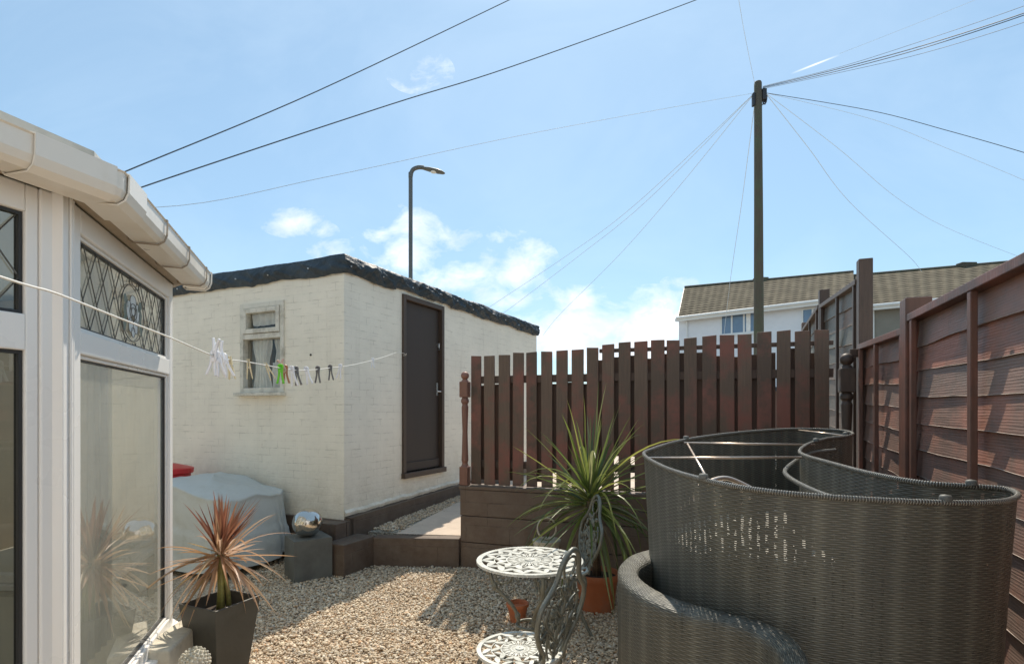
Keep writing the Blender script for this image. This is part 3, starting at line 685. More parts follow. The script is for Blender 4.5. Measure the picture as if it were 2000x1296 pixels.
# far face: outer frame
ybox(fw, .045, .11, zs, zh, m2, .0); ybox(fw, L2-.06, L2, zs, zh, m2, .0)
ybox(fw, .11, L2-.06, zs, zg0, m2, .0); ybox(fw, .11, L2-.06, zt0, zt1, m2, .0); ybox(fw, .11, L2-.06, zg1, zh, m2, .0)
fw.build('window_frame', 'upvc', cons, bevel=.005)
fw = MB()    # inner sash beads
for (za, zb) in ((zg0, zt0), (zt1, zg1)):
    x0, x1 = .111, L2-.061
    fw.box(x0, x0+.014, .012, .05, za+.001, zb-.001, m2); fw.box(x1-.014, x1, .012, .05, za+.001, zb-.001, m2); fw.box(x0+.014, x1-.014, .012, .05, za+.001, za+.014, m2); fw.box(x0+.014, x1-.014, .012, .05, zb-.014, zb-.001, m2)
fw.build('glazing_bead', 'upvc', cons, bevel=.003)
fw = MB()
for (za, zb) in ((zg0, zt0), (zt1, zg1)):
    x0, x1 = .1255, L2-.0755; a_, b_ = za+.0145, zb-.0145; w = .006
    fw.box(x0, x0+w, .02, .04, a_, b_, m2); fw.box(x1-w, x1, .02, .04, a_, b_, m2); fw.box(x0+w, x1-w, .02, .04, a_, a_+w, m2); fw.box(x0+w, x1-w, .02, .04, b_-w, b_, m2)
fw.build('gasket', 'gasket', cons)
g1 = MB(); g1.sheet(.126, L2-.076, zg0+.015, zt0-.015, .029, m2); g1.build('pane', 'glass', cons)
g1 = MB(); g1.sheet(.126, L2-.076, zt1+.015, zg1-.015, .029, m2); lp = g1.build('leaded_pane', 'glass_lead', cons)
# lead diamonds + rose
def lattice(xa, xb, za, zb, dx, dz, m, y, r=.0021, skip=None):
    b = MB(); c = (xa+xb)/2, (za+zb)/2
    for sgn in (1, -1):
        n = int((xb-xa+(zb-za)*dx/dz)/dx)+2
        for i in range(-n, n+1):
            x_, z_ = xa+i*dx, za; p = []
            # line x = x_ + sgn*(z-za)*dx/dz
            seg = []
            for q in range(25):
                z = za+(zb-za)*q/24; x = x_+sgn*(z-za)*dx/dz
                ok = xa < x < xb and not (skip and skip(x, z))
                if ok: seg.append((x, y, z))
                else:
                    if len(seg) > 1: b.tube(seg, r, 5, flat=.5, m=m)
                    seg = []
            if len(seg) > 1: b.tube(seg, r, 5, flat=.5, m=m)
    return b
rc = (.72, 1.935)
oval = lambda x, z: ((x-rc[0])/.15)**2+((z-rc[1])/.125)**2 < 1
b = lattice(.13, L2-.08, zt1+.02, zg1-.02, .125, .20, m2, .024, skip=oval)
b.tube([(rc[0]+.15*math.cos(a), .024, rc[1]+.125*math.sin(a)) for a in [2*PI*i/32 for i in range(32)]], .0022, 5, closed=True, m=m2)
b.build('lead_lattice', 'lead', lp)
b = MB()
def petal(b, cx, cz, rx, rz, rot, y, n=18):
    pts_ = []
    for i in range(n):
        a = 2*PI*i/n; x, z = rx*math.cos(a), rz*math.sin(a)*(1-.25*math.sin(a)); pts_.append((cx+x*math.cos(rot)-z*math.sin(rot), y, cz+x*math.sin(rot)+z*math.cos(rot)))
    return pts_
mo = MB(); o_ = 0
for (px, pz, rx, rz, ro) in [(0, .045, .03, .045, 0), (-.042, .01, .025, .05, .35), (.042, .01, .025, .05, -.35), (-.02, -.05, .022, .032, -.5), (.022, -.05, .022, .032, .5), (0, -.08, .018, .022, 0)]:
    pp_ = petal(mo, rc[0]+px*1.35, rc[1]+pz, rx*1.35, rz, ro, .0225); k0 = len(mo.v); mo.add(pp_, [tuple(range(len(pp_)))], m=m2)
    b.tube(pp_, .0015, 5, closed=True, m=m2)
for rr in (.02, .036): b.tube([(rc[0]+rr*1.3*math.cos(a), .021, rc[1]+.005+rr*math.sin(a)) for a in [2*PI*i/20 for i in range(20)]], .0016, 5, closed=True, m=m2)
mo.build('rose_petal', 'rose_white', lp); b.build('rose_outline', 'lead', lp)
gl_ = MB()
for sx in (-1, 1):
    for (dx_, dz_, ro) in [(.10, .0, .3), (.105, -.05, -.2), (.095, .045, .9)]:
        gl_ = MB(); pp_ = petal(gl_, rc[0]+sx*dx_, rc[1]+dz_, .02, .034, sx*-ro, .0225); gl_.add(pp_, [tuple(range(len(pp_)))], m=m2); gl_.build('rose_leaf', 'rose_green', lp)
# corner post (ribbed)
cp = MB()
cp.box(-.035, .043, -.004, .07, zs, zh, m2)
cp.box(.005, .018, -.012, -.0045, zs, zh, m2); cp.box(.026, .036, -.010, -.0045, zs, zh, m2)
cp.build('corner_post', 'upvc', cons, bevel=.004)
# near face
fw = MB()
ybox(fw, -.075, -.037, zs, zh, m1, .001); ybox(fw, -.112, -.0765, zs, zh, m1, -.006)
for (x0, x1) in ((-.90, -.112), (-1.75, -.96)):
    ybox(fw, x0, x1, zs, zg0, m1, -.004); ybox(fw, x0, x1, zt0-.01, zt1+.02, m1, -.004); ybox(fw, x0, x1, zg1-.0, zh, m1, -.004)
ybox(fw, -.96, -.90, zs, zh, m1, .0); ybox(fw, -2.6, -1.75, zs, zh, m1, .0)
fw.build('window_frame', 'upvc', cons, bevel=.005)
g1 = MB(); g1.sheet(-.898, -.114, zg0, zt0-.012, .029, m1); g1.sheet(-1.748, -.962, zg0, zt0-.012, .029, m1); g1.build('pane', 'glass_dark', cons)
g1 = MB(); g1.sheet(-.898, -.114, zt1+.022, zg1, .029, m1); lp2 = g1.build('leaded_pane', 'glass_dark', cons)
lattice(-.89, -.12, zt1+.03, zg1-.01, .14, .20, m1, .022, .004).build('lead_lattice', 'lead', lp2)
fw = MB(); w = .010
for (za, zb) in ((zg0, zt0-.0105), (zt1+.0205, zg1)):
    for (x0, x1) in ((-.899, -.113),):
        fw.box(x0, x0+w, .018, .04, za, zb, m1); fw.box(x1-w, x1, .018, .04, za, zb, m1); fw.box(x0+w, x1-w, .018, .04, za, za+w, m1); fw.box(x0+w, x1-w, .018, .04, zb-w, zb, m1)
fw.build('gasket', 'gasket', cons)
# rear facets
for (a_, c_) in ((Fp, G), (G, H)):
    d = c_-a_; mm = frame(a_, d.xy); Lx = d.length; b = MB()
    b.box(.03, .09, 0, .06, zs, zh, mm); b.box(Lx-.06, Lx, 0, .06, zs, zh, mm); b.box(.09, Lx-.06, 0, .06, zs, zg0, mm); b.box(.09, Lx-.06, 0, .06, zt0, zt1, mm); b.box(.09, Lx-.06, 0, .06, zg1, zh, mm)
    b.build('window_frame', 'upvc', cons, bevel=.005)
    b = MB(); b.sheet(.09, Lx-.06, zg0, zt0, .029, mm); b.sheet(.09, Lx-.06, zt1, zg1, .029, mm); b.build('pane', 'glass', cons)
# sill + dwarf wall
for (a_, c_) in ((Nn, K), (K, Fp), (Fp, G), (G, H)):
    d = c_-a_; mm = frame(a_, d.xy); Lx = d.length
    b = MB(); b.box(.0, Lx-.004, -.045, .10, zs-.035, zs-.001, mm); b.build('sill', 'upvc', cons, bevel=.004)
    b = MB(); b.box(.0, Lx-.004, .0, .2, 0, zs-.037, mm); b.build('dwarf_wall', 'stone', cons)
b = MB(); fl = [(p.x-.1, p.y) for p in (Nn, K, Fp)]+[(G.x, G.y-.1), (H.x, H.y-.1), (-5.2, -1)]
b.prism(fl, .28, .302); b.build('floor', 'plaster', cons)
b = MB(); b.box(-5.3, -5.15, -3, 4.2, 0, 4.2); b.box(-5.15, -2.4, -1.1, -1.0, 0, 2.5); b.build('inner_wall', 'plaster', cons)
# blinds inside: pale vertical strip
b = MB(); rows = []
for i in range(50):
    u = i/49; rows.append([(L2-.62+u*.34, .22+.03*math.sin(u*30), zg0+.0), (L2-.62+u*.34, .22+.03*math.sin(u*30+.3), zh)])
b.grid(rows, m=m2); b.build('curtain', 'curtain', cons, smooth=True)
b = MB(); b.box(-.75, -.05, .9, 1.5, .3, 1.15, m2); b.build('cupboard', 'orange_cloth', cons, bevel=.02)
# eaves beam + roof
out = [Nn, K, Fp, G, H]
def offset(ptsl, dist):
    res = []
    for i, p in enumerate(ptsl):
        dirs = []
        if i > 0: dirs.append((p-ptsl[i-1]).normalized())
        if i < len(ptsl)-1: dirs.append((ptsl[i+1]-p).normalized())
        ns = [Vector((d.y, -d.x, 0)) for d in dirs]; nn = sum(ns, Vector()).normalized(); res.append(p+nn*dist/max(.5, nn.dot(ns[0])))
    return res
Z = lambda l, z: [Vector((p.x, p.y, z)) for p in l]
b = MB(); o0 = Z(offset(out, .006), zh+.002); o1 = Z(offset(out, .055), zh+.012); o2 = Z(offset(out, .055), zh+.05); o3 = Z(offset(out, -.08), zh+.05); o4 = Z(offset(out, -.08), zh+.002)
b.grid([list(x) for x in zip(o0, o1, o2, o3, o4)]); b.build('eaves_beam', 'soffit', cons, solid=.004)
gz = zh-.027
prof = [(.050, .075), (.050, .006), (.060, -.004), (.145, -.006), (.163, .008), (.172, .030), (.174, .084), (.180, .088), (.162, .088), (.160, .034), (.150, .016), (.140, .006), (.066, .006), (.058, .014), (.058, .075)]
oo = out[:3]; e = (Fp-K).normalized(); oo = [Nn, K, Fp+e*.03]
b = MB(); b.grid([list(x) for x in zip(*[Z(offset(oo, d), gz+.02+z) for d, z in prof])]); b.build('gutter', 'gutter', cons, smooth=False)
# gutter union at corner, brackets, stop end
def gsec(b, s0, s1, base, dirv, grow=.006):
    nrm = Vector((dirv.y, -dirv.x, 0)); P0 = [(.044, .070), (.044, .0), (.056, -.010), (.148, -.012), (.170, .004), (.180, .030), (.182, .090), (.160, .096), (.160, .07)]
    b.grid([[base+dirv*s+nrm*d+Vector((0, 0, gz+.02+z-grow*0)) for d, z in P0] for s in (s0, s1)])
b = MB(); gsec(b, -.20, .03, K, nd_); u_ = b.build('gutter_union', 'gutter', cons, solid=.006)
b = MB(); gsec(b, -.03, .15, K, fd); b.build('gutter_union', 'gutter', cons, solid=.006)
b = MB(); kk = offset([Nn, K, Fp], 1.0)[1]; kdir = (kk-K)
rows = [[K+kdir*d*1.0+Vector((0, 0, gz+.02+z)) for d, z in [(.05, .0), (.11, -.016), (.158, .0), (.178, .04), (.180, .092)]]]
for sgn, bd, base in ((0, nd_, K),):
    pass
for s in (.42, .80, 1.19):
    b = MB(); gsec(b, s, s+.012, K, fd); b.build('bracket', 'soffit', cons, solid=.004)
b = MB(); gsec(b, L2+.025, L2+.04, K, fd); b.build('stop_end', 'gutter', cons, solid=.006)
# roof: slopes up and inward, white edge cap
apex = Z([Vector((-3.3, 1.2, 0)), Vector((-3.3, 1.7, 0)), Vector((-3.3, 1.9, 0)), Vector((-3.5, 2.1, 0)), Vector((-4.6, 2.2, 0))], zh+.95)
ro = Z(offset(out, .075), zh+.065)
b = MB(); b.grid([list(x) for x in zip(ro, apex)]); b.build('roof_panel', 'roof_sheet', cons, solid=.02)
b = MB(); r0 = Z(offset(out, .085), zh+.055); r1 = Z(offset(out, .082), zh+.145); r2 = Z(offset(out, .02), zh+.165)
b.grid([list(x) for x in zip(r0, r1, r2)]); b.build('edge_cap', 'roof_cap', cons, solid=.006)
for i in (1, 2): 
    b = MB(); b.tube([ro[i]+Vector((0, 0, .02)), apex[i]+Vector((0, 0, .02))], .03, 6); b.build('roof_bar', 'upvc', cons)

# stone block by the sill
b = MB(); b.prism([(-1.78, 3.02), (-1.765, 2.60), (-1.60, 2.58), (-1.665, 3.0)], 0, .385)
tag(b.build('stone_block', 'stone', bevel=.012), 'weathered concrete block beside the conservatory corner', 'block')
# pine-cone ornament
pc = empty('pinecone_ornament', 'knobbly stone pine cone ornament at the bottom left', 'ornament', (-1.435, 2.50, 0))
b = MB(); b.lathe([(.07, 0), (.07, .03), (.03, .06), (.03, .2), (.045, .27), (.05, .30)], 20); b.build('pedestal', 'stone', pc, bevel=.003)
b = MB(); cz = .365
b.sphere((0, 0, cz), .060, 20, 12, 1.05)
for i in range(150):
    f_ = (i+.5)/150; ph = i*2.39996; th = math.acos(1-2*f_); v = Vector((math.sin(th)*math.cos(ph), math.sin(th)*math.sin(ph), math.cos(th)*1.05))
    b.sphere(Vector((0, 0, cz))+v*.062, .0072, 6, 4)
b.build('cone', 'stone', pc, smooth=True)

# ================================================================== POTTED RED CORDYLINE
def ribbon(b, base, d, L_, w, droop, seed, segs=8, fold=.25, twist=0):
    d = Vector(d).normalized(); p = Vector(base); pts_ = []; dirn = d.copy(); step = L_/segs
    side0 = d.cross(Vector((0, 0, 1)))
    if side0.length < .05: side0 = Vector((math.cos(seed), math.sin(seed), 0))
    side0.normalize()
    rows = []
    for i in range(segs+1):
        t = i/segs; ww = w*(.55+.45*min(1, t*4))*(1-t**2.2)+.0006
        up_ = side0.cross(dirn).normalized(); sd = (side0*math.cos(twist*t)+up_*math.sin(twist*t))
        upn = sd.cross(dirn).normalized()
        rows.append([p-sd*ww*.5+upn*ww*fold, p.copy(), p+sd*ww*.5+upn*ww*fold])
        dirn = (dirn+Vector((0, 0, -droop*step*(.4+1.6*t)))+Vector((nz(seed, t*3), nz(seed+9, t*3), 0))*.06).normalized(); p = p+dirn*step
    b.grid(rows)
rng = random.Random(4)
pc0 = Vector((-1.545, 2.93, 0))
b = MB(); n4 = lambda s, z, r_: [(s*math.cos(a+r_), s*math.sin(a+r_), z) for a in (PI/4, 3*PI/4, 5*PI/4, 7*PI/4)]
rings_ = [n4(.115, 0, 0), n4(.195, .505, 0), n4(.180, .507, 0), n4(.172, .43, 0)]
vs = [v for r_ in rings_ for v in r_]; fs = [(i*4+k, i*4+(k+1) % 4, (i+1)*4+(k+1) % 4, (i+1)*4+k) for i in range(3) for k in range(4)]+[(3, 2, 1, 0)]
b.add(vs, fs); pl = b.build('planter', 'planter', bevel=.004); pl.location = pc0; pl.rotation_euler = (0, 0, R(66)); tag(pl, 'charcoal tapered square planter holding the red spiky plant', 'planter')
b = MB(); b.add(n4(.170, .44, 0), [(0, 1, 2, 3)]); so = b.build('soil', 'soil', pl)
cd = empty('red_cordyline', 'red and tan spiky cordyline in the charcoal tapered planter', 'plant', pc0+Vector((0, 0, .44)))
b = MB(); b.tube([(0, 0, 0), (.004, 0, .12), (0, 0, .31)], [.022, .018, .016], 10); b.tube([(.03, .03, 0), (.035, .01, .10), (.008, .0, .27)], [.015, .012, .012], 8); b.tube([(.015, -.02, 0), (.018, -.02, .13), (.003, 0, .27)], [.013, .011, .010], 8); b.build('stem', 'green_stem', cd, smooth=True)
b = MB(); c0 = Vector((0, 0, .31))
for i in range(54):
    a = rng.uniform(0, 2*PI); el = R(rng.uniform(45, 88)); L_ = rng.uniform(.20, .33)
    ribbon(b, c0+Vector((math.cos(a)*.01, math.sin(a)*.01, rng.uniform(-.02, .03))), (math.cos(a)*math.cos(el), math.sin(a)*math.cos(el), math.sin(el)), L_, rng.uniform(.016, .026), .4, i)
b.build('upright_foliage', 'red_leaf', cd)
b = MB()
for i in range(72):
    a = rng.uniform(0, 2*PI); el = R(rng.choice([rng.uniform(-60, -10), rng.uniform(-15, 45)])); L_ = rng.uniform(.22, .42)
    ribbon(b, c0+Vector((math.cos(a)*.012, math.sin(a)*.012, rng.uniform(-.05, .01))), (math.cos(a)*math.cos(el), math.sin(a)*math.cos(el), math.sin(el)), L_, rng.uniform(.015, .025), rng.choice([.3, .9, 1.6, 2.8]), i+200, twist=rng.uniform(-1, 1))
b.build('drooping_foliage', 'tan_leaf', cd)

# ================================================================== COVER, red bin, cube + ball
def drape():
    b = MB(); rows = []; n = 200
    w, dp = 1.16, .80
    def sq(a, e=.22):
        c, s = math.cos(a), math.sin(a); return (math.copysign(abs(c)**e, c), math.copysign(abs(s)**e, s))
    for i in range(n):
        a = 2*PI*i/n; sx, sy = sq(a); row = []
        hump = lambda X, Yv: .80-.10*max(0, X)+.055*math.exp(-((X+.25)/.35)**2)+.03*nz(X*2.2, Yv*2.2, 6)-.05*abs(nz(X*1.7, Yv*2.3, 2))+.028*(1-min(1, 5*abs(nz(X*1.9+Yv, Yv*1.6, 31))))
        hem = .07+.05*nz(a*2.3, 1)+.02*math.sin(a*9)
        sh = hump(sx*w/2, sy*dp/2)-.045+.02*nz(a*4)             # shoulder height, falls to the right
        foldA = (.07*nz(a*3.5, 2)+.03*math.sin(a*13+3*nz(a*3)))
        pl_ = (1-min(1, 3.2*abs(nz(a*2.6, 11))))*.055+(1-min(1, 4*abs(nz(a*5.1, 17))))*.03
        for j in range(20):
            k = j/19; z = hem+(sh-hem)*k
            dg = (1-min(1, 5*abs(nz(a*1.9+k*1.6, k*.9, 23))))*.035
            seam = .022*(1 if k > .52 else 0)
            fo = (foldA*.7+pl_)*(1-k)**.8+dg*(1-k*.5)+.006*nz(a*12, k*7); inn = .97+.07*(1-k)+fo-seam+.02*k
            row.append((sx*w/2*inn, sy*dp/2*inn, z))
        for j, (r_, dz_) in enumerate([(q_, 0) for q_ in (.985, .95, .88, .8, .7, .6, .5, .4, .3, .2, .1, .01)]):
            sag = .02*nz(sx*r_*2.5, sy*r_*2.5, 3)+.018*abs(nz(a*2.2, r_))
            X_ = sx*w/2*r_; Y_ = sy*dp/2*r_; row.append((X_, Y_, hump(X_, Y_)*(1-r_**6)+sh*r_**6+.01))
        rows.append(row)
    b.grid(rows, closed=True); return b
cv = drape().build('furniture_cover', 'cover', smooth=True); cv.location = (-2.95, 5.48, 0); cv.rotation_euler = (0, 0, R(-24)); tag(cv, 'grey green waterproof cover draped over something against the shed', 'cover')
b = MB(); b.lathe([(.16, 0), (.19, .84), (.215, .85), (.22, .90), (.20, .91), (.05, .95), (.01, .95)], 28)
rb = b.build('red_bin', 'red_plastic', smooth=False, bevel=.004); rb.location = (-3.62, 5.86, 0); tag(rb, 'red plastic lidded bin half hidden behind the grey cover', 'bin')
cb = MB(); cb.box(-.165, .165, -.165, .165, 0, .37); cb.box(-.14, .14, -.14, .14, .3702, .372)
cbo = cb.build('stone_cube', 'slate', bevel=.012); cbo.location = (-1.85, 5.02, 0); cbo.rotation_euler = (0, 0, R(36)); tag(cbo, 'dark slate coloured cube plinth under the mirrored ball', 'plinth')
b = MB(); b.sphere((0, 0, 0), .13, 48, 28); bo = b.build('steel_ball', 'steel', smooth=True); bo.location = (-1.85, 5.0, .497); tag(bo, 'polished mirror steel ball resting on the dark cube', 'ball')

# ================================================================== TERRACOTTA POT + GREEN PALM
gp = Vector((.645, 4.20, 0))
b = MB(); b.lathe([(.11, 0), (.135, .235), (.150, .237), (.153, .285), (.138, .287), (.132, .24)], 36); tp = b.build('plant_pot', 'terracotta', smooth=False, bevel=.002); tp.location = gp; tp.scale = (1.15, 1.15, 1.0); tag(tp, 'orange terracotta pot holding the green spiky plant', 'pot')
for p_ in tp.data.polygons: p_.use_smooth = True
b = MB(); b.lathe([(.131, .25), (.001, .262)], 24); b.build('soil', 'soil', tp)
gc = empty('green_cordyline', 'large green spiky cordyline in terracotta pot before the picket fence', 'plant', gp+Vector((0, 0, .26)))
b = MB(); b.tube([(0, 0, 0), (-.02, 0, .2), (-.03, 0, .42), (-.05, 0, .58)], [.035, .032, .030, .028], 12); b.build('trunk', 'trunk', gc, smooth=True)
b = MB(); c0 = Vector((-.05, 0, .55)); rng = random.Random(11)
for i in range(140):
    f_ = (i/140)**.85; a = rng.uniform(0, 2*PI)
    el = R(84-f_*108+rng.uniform(-20, 20)); L_ = rng.choice([.42, .58, .66, .74])*rng.uniform(.85, 1.12)*(1+.28*f_); a += .35*nz(i*1.7)
    ribbon(b, c0+Vector((math.cos(a)*.02, math.sin(a)*.02, .10-.16*f_)), (math.cos(a)*math.cos(el), math.sin(a)*math.cos(el), math.sin(el)), L_, rng.uniform(.018, .033), rng.choice([.2, .5, .9, 1.5, 2.6])*(.45+f_), i+500, segs=9, twist=rng.uniform(-.8, .8))
b.build('foliage', 'green_leaf', gc)
b = MB()
for i in range(46):
    a = rng.uniform(0, 2*PI); el = R(rng.uniform(-75, -35))
    ribbon(b, c0+Vector((math.cos(a)*.02, math.sin(a)*.02, -.06)), (math.cos(a)*math.cos(el), math.sin(a)*math.cos(el), math.sin(el)), rng.uniform(.35, .62), rng.uniform(.008, .016), 2.4, i+900, twist=rng.uniform(-1.5, 1.5))
b.build('dead_foliage', 'dead_leaf', gc)
# small ornament with hoop, small pot
hb = empty('stone_basket', 'pale stone basket ornament with hoop handle behind the table', 'ornament', (.28, 4.45, 0))
b = MB(); b.lathe([(.07, 0), (.06, .05), (.03, .10), (.03, .26), (.085, .34), (.11, .44), (.115, .47), (.095, .47), (.001, .46)], 24); b.build('bowl', 'stone', hb, bevel=.003)
b = MB(); b.tube([(.075*math.cos(a), 0, .56+.085*math.sin(a)) for a in [2*PI*i/24 for i in range(24)]], .008, 6, closed=True); b.build('handle', 'stone', hb, smooth=True)
b = MB(); b.lathe([(.06, 0), (.085, .14), (.095, .142), (.096, .17), (.082, .172), (.078, .13), (.001, .13)], 28); sp_ = b.build('plant_pot', 'terracotta', bevel=.002); sp_.scale = (.85, .85, .8); sp_.location = (.04, 3.95, 0); tag(sp_, 'small empty terracotta pot under the bistro table', 'pot')

# ================================================================== BISTRO SET
def annulus(b, r0, r1, z0, z1, n=72):
    b.lathe([(r0, z0), (r1, z0), (r1, z1), (r0, z1), (r0, z0)], n)
def bar2(b, p, q, w, z0, z1):
    p, q = Vector((*p, 0)), Vector((*q, 0)); m = frame(p, (q-p).xy); b.box(0, (q-p).length, -w/2, w/2, z0, z1, m)
def leaf2(b, c, ang, l, w, z0, z1):
    poly = []
    for i in range(12):
        a = 2*PI*i/12; x = math.cos(a)*l/2; y = math.sin(a)*w/2*(1-.35*math.cos(a)); poly.append((c[0]+x*math.cos(ang)-y*math.sin(ang), c[1]+x*math.sin(ang)+y*math.cos(ang)))
    b.prism(poly, z0, z1)
def pierced(R_, n_leaf, z):
    b = MB()
    annulus(b, R_*.90, R_, z-.012, z+.001); annulus(b, R_*.42, R_*.45, z-.006, z); annulus(b, R_*.655, R_*.675, z-.006, z-.0005); annulus(b, R_*.19, R_*.215, z-.006, z-.0003); annulus(b, R_*.02, R_*.10, z-.006, z+.004, 24)
    for i in range(36):
        a = 2*PI*i/36; bar2(b, (R_*.09*math.cos(a), R_*.09*math.sin(a)), (R_*.43*math.cos(a), R_*.43*math.sin(a)), R_*.018, z-.0055, z-.0008)
    for i in range(18):
        a = 2*PI*(i+.5)/18; leaf2(b, (R_*.34*math.cos(a), R_*.34*math.sin(a)), a, R_*.16, R_*.06, z-.005, z+.0006)
    for i in range(n_leaf):
        a = 2*PI*i/n_leaf
        leaf2(b, (R_*.56*math.cos(a), R_*.56*math.sin(a)), a+.6, R_*.27, R_*.115, z-.005, z+.0012)
        leaf2(b, (R_*.545*math.cos(a+PI/n_leaf), R_*.545*math.sin(a+PI/n_leaf)), a+PI/n_leaf-.8, R_*.20, R_*.07, z-.005, z+.0004)
        leaf2(b, (R_*.79*math.cos(a+.1), R_*.79*math.sin(a+.1)), a+.95, R_*.30, R_*.12, z-.005, z+.0014)
        leaf2(b, (R_*.78*math.cos(a+PI/n_leaf+.05), R_*.78*math.sin(a+PI/n_leaf+.05)), a+PI/n_leaf-.55, R_*.27, R_*.09, z-.005, z+.0002)
    for i in range(72):
        a = 2*PI*i/72; b.sphere((R_*.985*math.cos(a), R_*.985*math.sin(a), z-.003), R_*.021, 6, 4)
    return b
tb = empty('bistro_table', 'round white cast metal bistro table with pierced top', 'table', (.10, 3.12, 0), .3)
pierced(.30, 14, .665).build('tabletop', 'cast_white', tb)
for i in range(3):
    a = 2*PI*i/3+.5; c, s = math.cos(a), math.sin(a)
    pr = [(.20, .652), (.235, .60), (.205, .50), (.12, .42), (.07, .34), (.075, .25), (.14, .14), (.21, .05), (.245, .0)]
    b = MB(); path = cat_rom([(r_*c, r_*s, z) for r_, z in pr], 5); b.tube(path, .011, 8)
    pr2 = [(.15, .652), (.10, .61), (.11, .54), (.17, .52), (.20, .56), (.17, .59), (.145, .565)]
    b.tube(cat_rom([(r_*c, r_*s, z) for r_, z in pr2], 5), .006, 6)
    pr3 = [(.085, .22), (.14, .26), (.17, .21), (.14, .175), (.12, .20)]
    b.tube(cat_rom([(r_*c, r_*s, z) for r_, z in pr3], 5), .006, 6)
    for q in (2, 4, 6): r_, z = pr[q]; leaf = Matrix.Translation((r_*c, r_*s, z)); b.lathe([(.001, -.03), (.016, -.008), (.018, .008), (.001, .03)], 8, leaf)
    b.build('leg', 'cast', tb, smooth=True)
b = MB(); b.tube([(.074*math.cos(a), .074*math.sin(a), .30) for a in [2*PI*i/30 for i in range(30)]], .008, 6, closed=True); b.tube([(.10*math.cos(a), .10*math.sin(a), .205) for a in [2*PI*i/30 for i in range(30)]], .006, 6, closed=True); b.build('leg_ring', 'cast', tb, smooth=True)

def make_chair(name_label):
    ch = empty('bistro_chair', name_label, 'chair', group='cast metal bistro chairs')   # faces +x local, back at -x
    pierced(.195, 9, .43).build('seat', 'cast_white', ch)
    for (sx, sy) in ((1, 1), (1, -1), (-1, 1), (-1, -1)):
        b = MB(); pr = [(.125, .42), (.145, .36), (.125, .27), (.115, .17), (.15, .07), (.185, .0)]
        b.tube(cat_rom([(sx*r_*.95, sy*r_*.85, z) for r_, z in pr], 5), [.011]*26, 8); b.tube(cat_rom([(sx*.12, sy*.06, .42), (sx*.11, sy*.02, .38), (sx*.12, sy*.03, .34), (sx*.13, sy*.08, .33)], 4), .006, 6)
        b.build('leg', 'cast', ch, smooth=True)
    # backrest in local yz plane leaning back
    lean = lambda y, z: Vector((-.175-.20*(z-.43), y, z))
    half = [(.09, .40), (.095, .47), (.15, .54), (.19, .62), (.185, .70), (.13, .755), (.095, .80), (.075, .86), (.04, .90), (0, .915)]
    pts_ = half+[(-y, z) for y, z in reversed(half[:-1])]
    b = MB(); b.tube(cat_rom([lean(y, z) for y, z in pts_], 5), .0115, 8)
    half2 = [(.03, .80), (.05, .845), (.035, .875), (0, .885)]
    b.tube(cat_rom([lean(y, z) for y, z in half2+[(-y, z) for y, z in reversed(half2[:-1])]], 4), .006, 6)
    b.build('backrest', 'cast', ch, smooth=True)
    b = MB()
    b.tube(cat_rom([lean(0, .42), lean(.012, .55), lean(-.012, .68), lean(0, .80)], 6), .008, 6)
    r3 = random.Random(2)
    for sy in (-1, 1):
        for (y0, z0, y1, z1, y2, z2) in [(0, .44, .07, .52, .06, .62), (0, .50, .10, .58, .15, .56), (.06, .56, .13, .64, .10, .72), (0, .62, .07, .68, .13, .70), (0, .70, .05, .76, .09, .76), (.05, .44, .08, .50, .10, .60)]:
            b.tube(cat_rom([lean(sy*y0, z0), lean(sy*y1, z1), lean(sy*y2, z2)], 5), .0058, 6)
    b.build('vine_stem', 'cast', ch, smooth=True)
    b = MB()
    for sy in (-1, 1):
        for i in range(34):
            y = r3.uniform(.01, .16); z = r3.uniform(.48, .78)
            if y > .15-.5*max(0, z-.62): continue
            p_ = lean(sy*y, z); an = r3.uniform(0, PI); l, w = r3.uniform(.035, .055), .014
            row = []
            for q in range(7):
                t = q/6; ww = w*math.sin(PI*t)**.7+.001; c_ = p_+Vector((.004*math.sin(PI*t), math.cos(an)*(t-.5)*l, math.sin(an)*(t-.5)*l)); sd = Vector((0, -math.sin(an), math.cos(an)))*ww
                row.append([c_-sd, c_+Vector((.005, 0, 0)), c_+sd])
            b.grid(row)
    for yy, zz in [(0, .60), (0, .74), (.07, .655), (-.07, .655), (0, .50)]:
        for q in range(7): 
            a = 2*PI*q/7; b.sphere(lean(yy+.014*math.cos(a), zz+.014*math.sin(a)), .008, 6, 4)
    b.build('vine_leaf', 'cast', ch, solid=.005)
    return ch
ch = make_chair('ornate cast metal bistro chair in front with its back toward the viewer')
ch.location = (.035, 2.50, 0); ch.rotation_euler = (0, 0, math.atan2(.57, -.82))
c2 = ch.copy(); COL.objects.link(c2); c2['label'] = 'ornate cast metal bistro chair seen edge on behind the table'
for k in list(ch.children):
    q = k.copy(); COL.objects.link(q); q.parent = c2
c2.location = (.33, 3.78, 0); c2.rotation_euler = (0, 0, R(193))

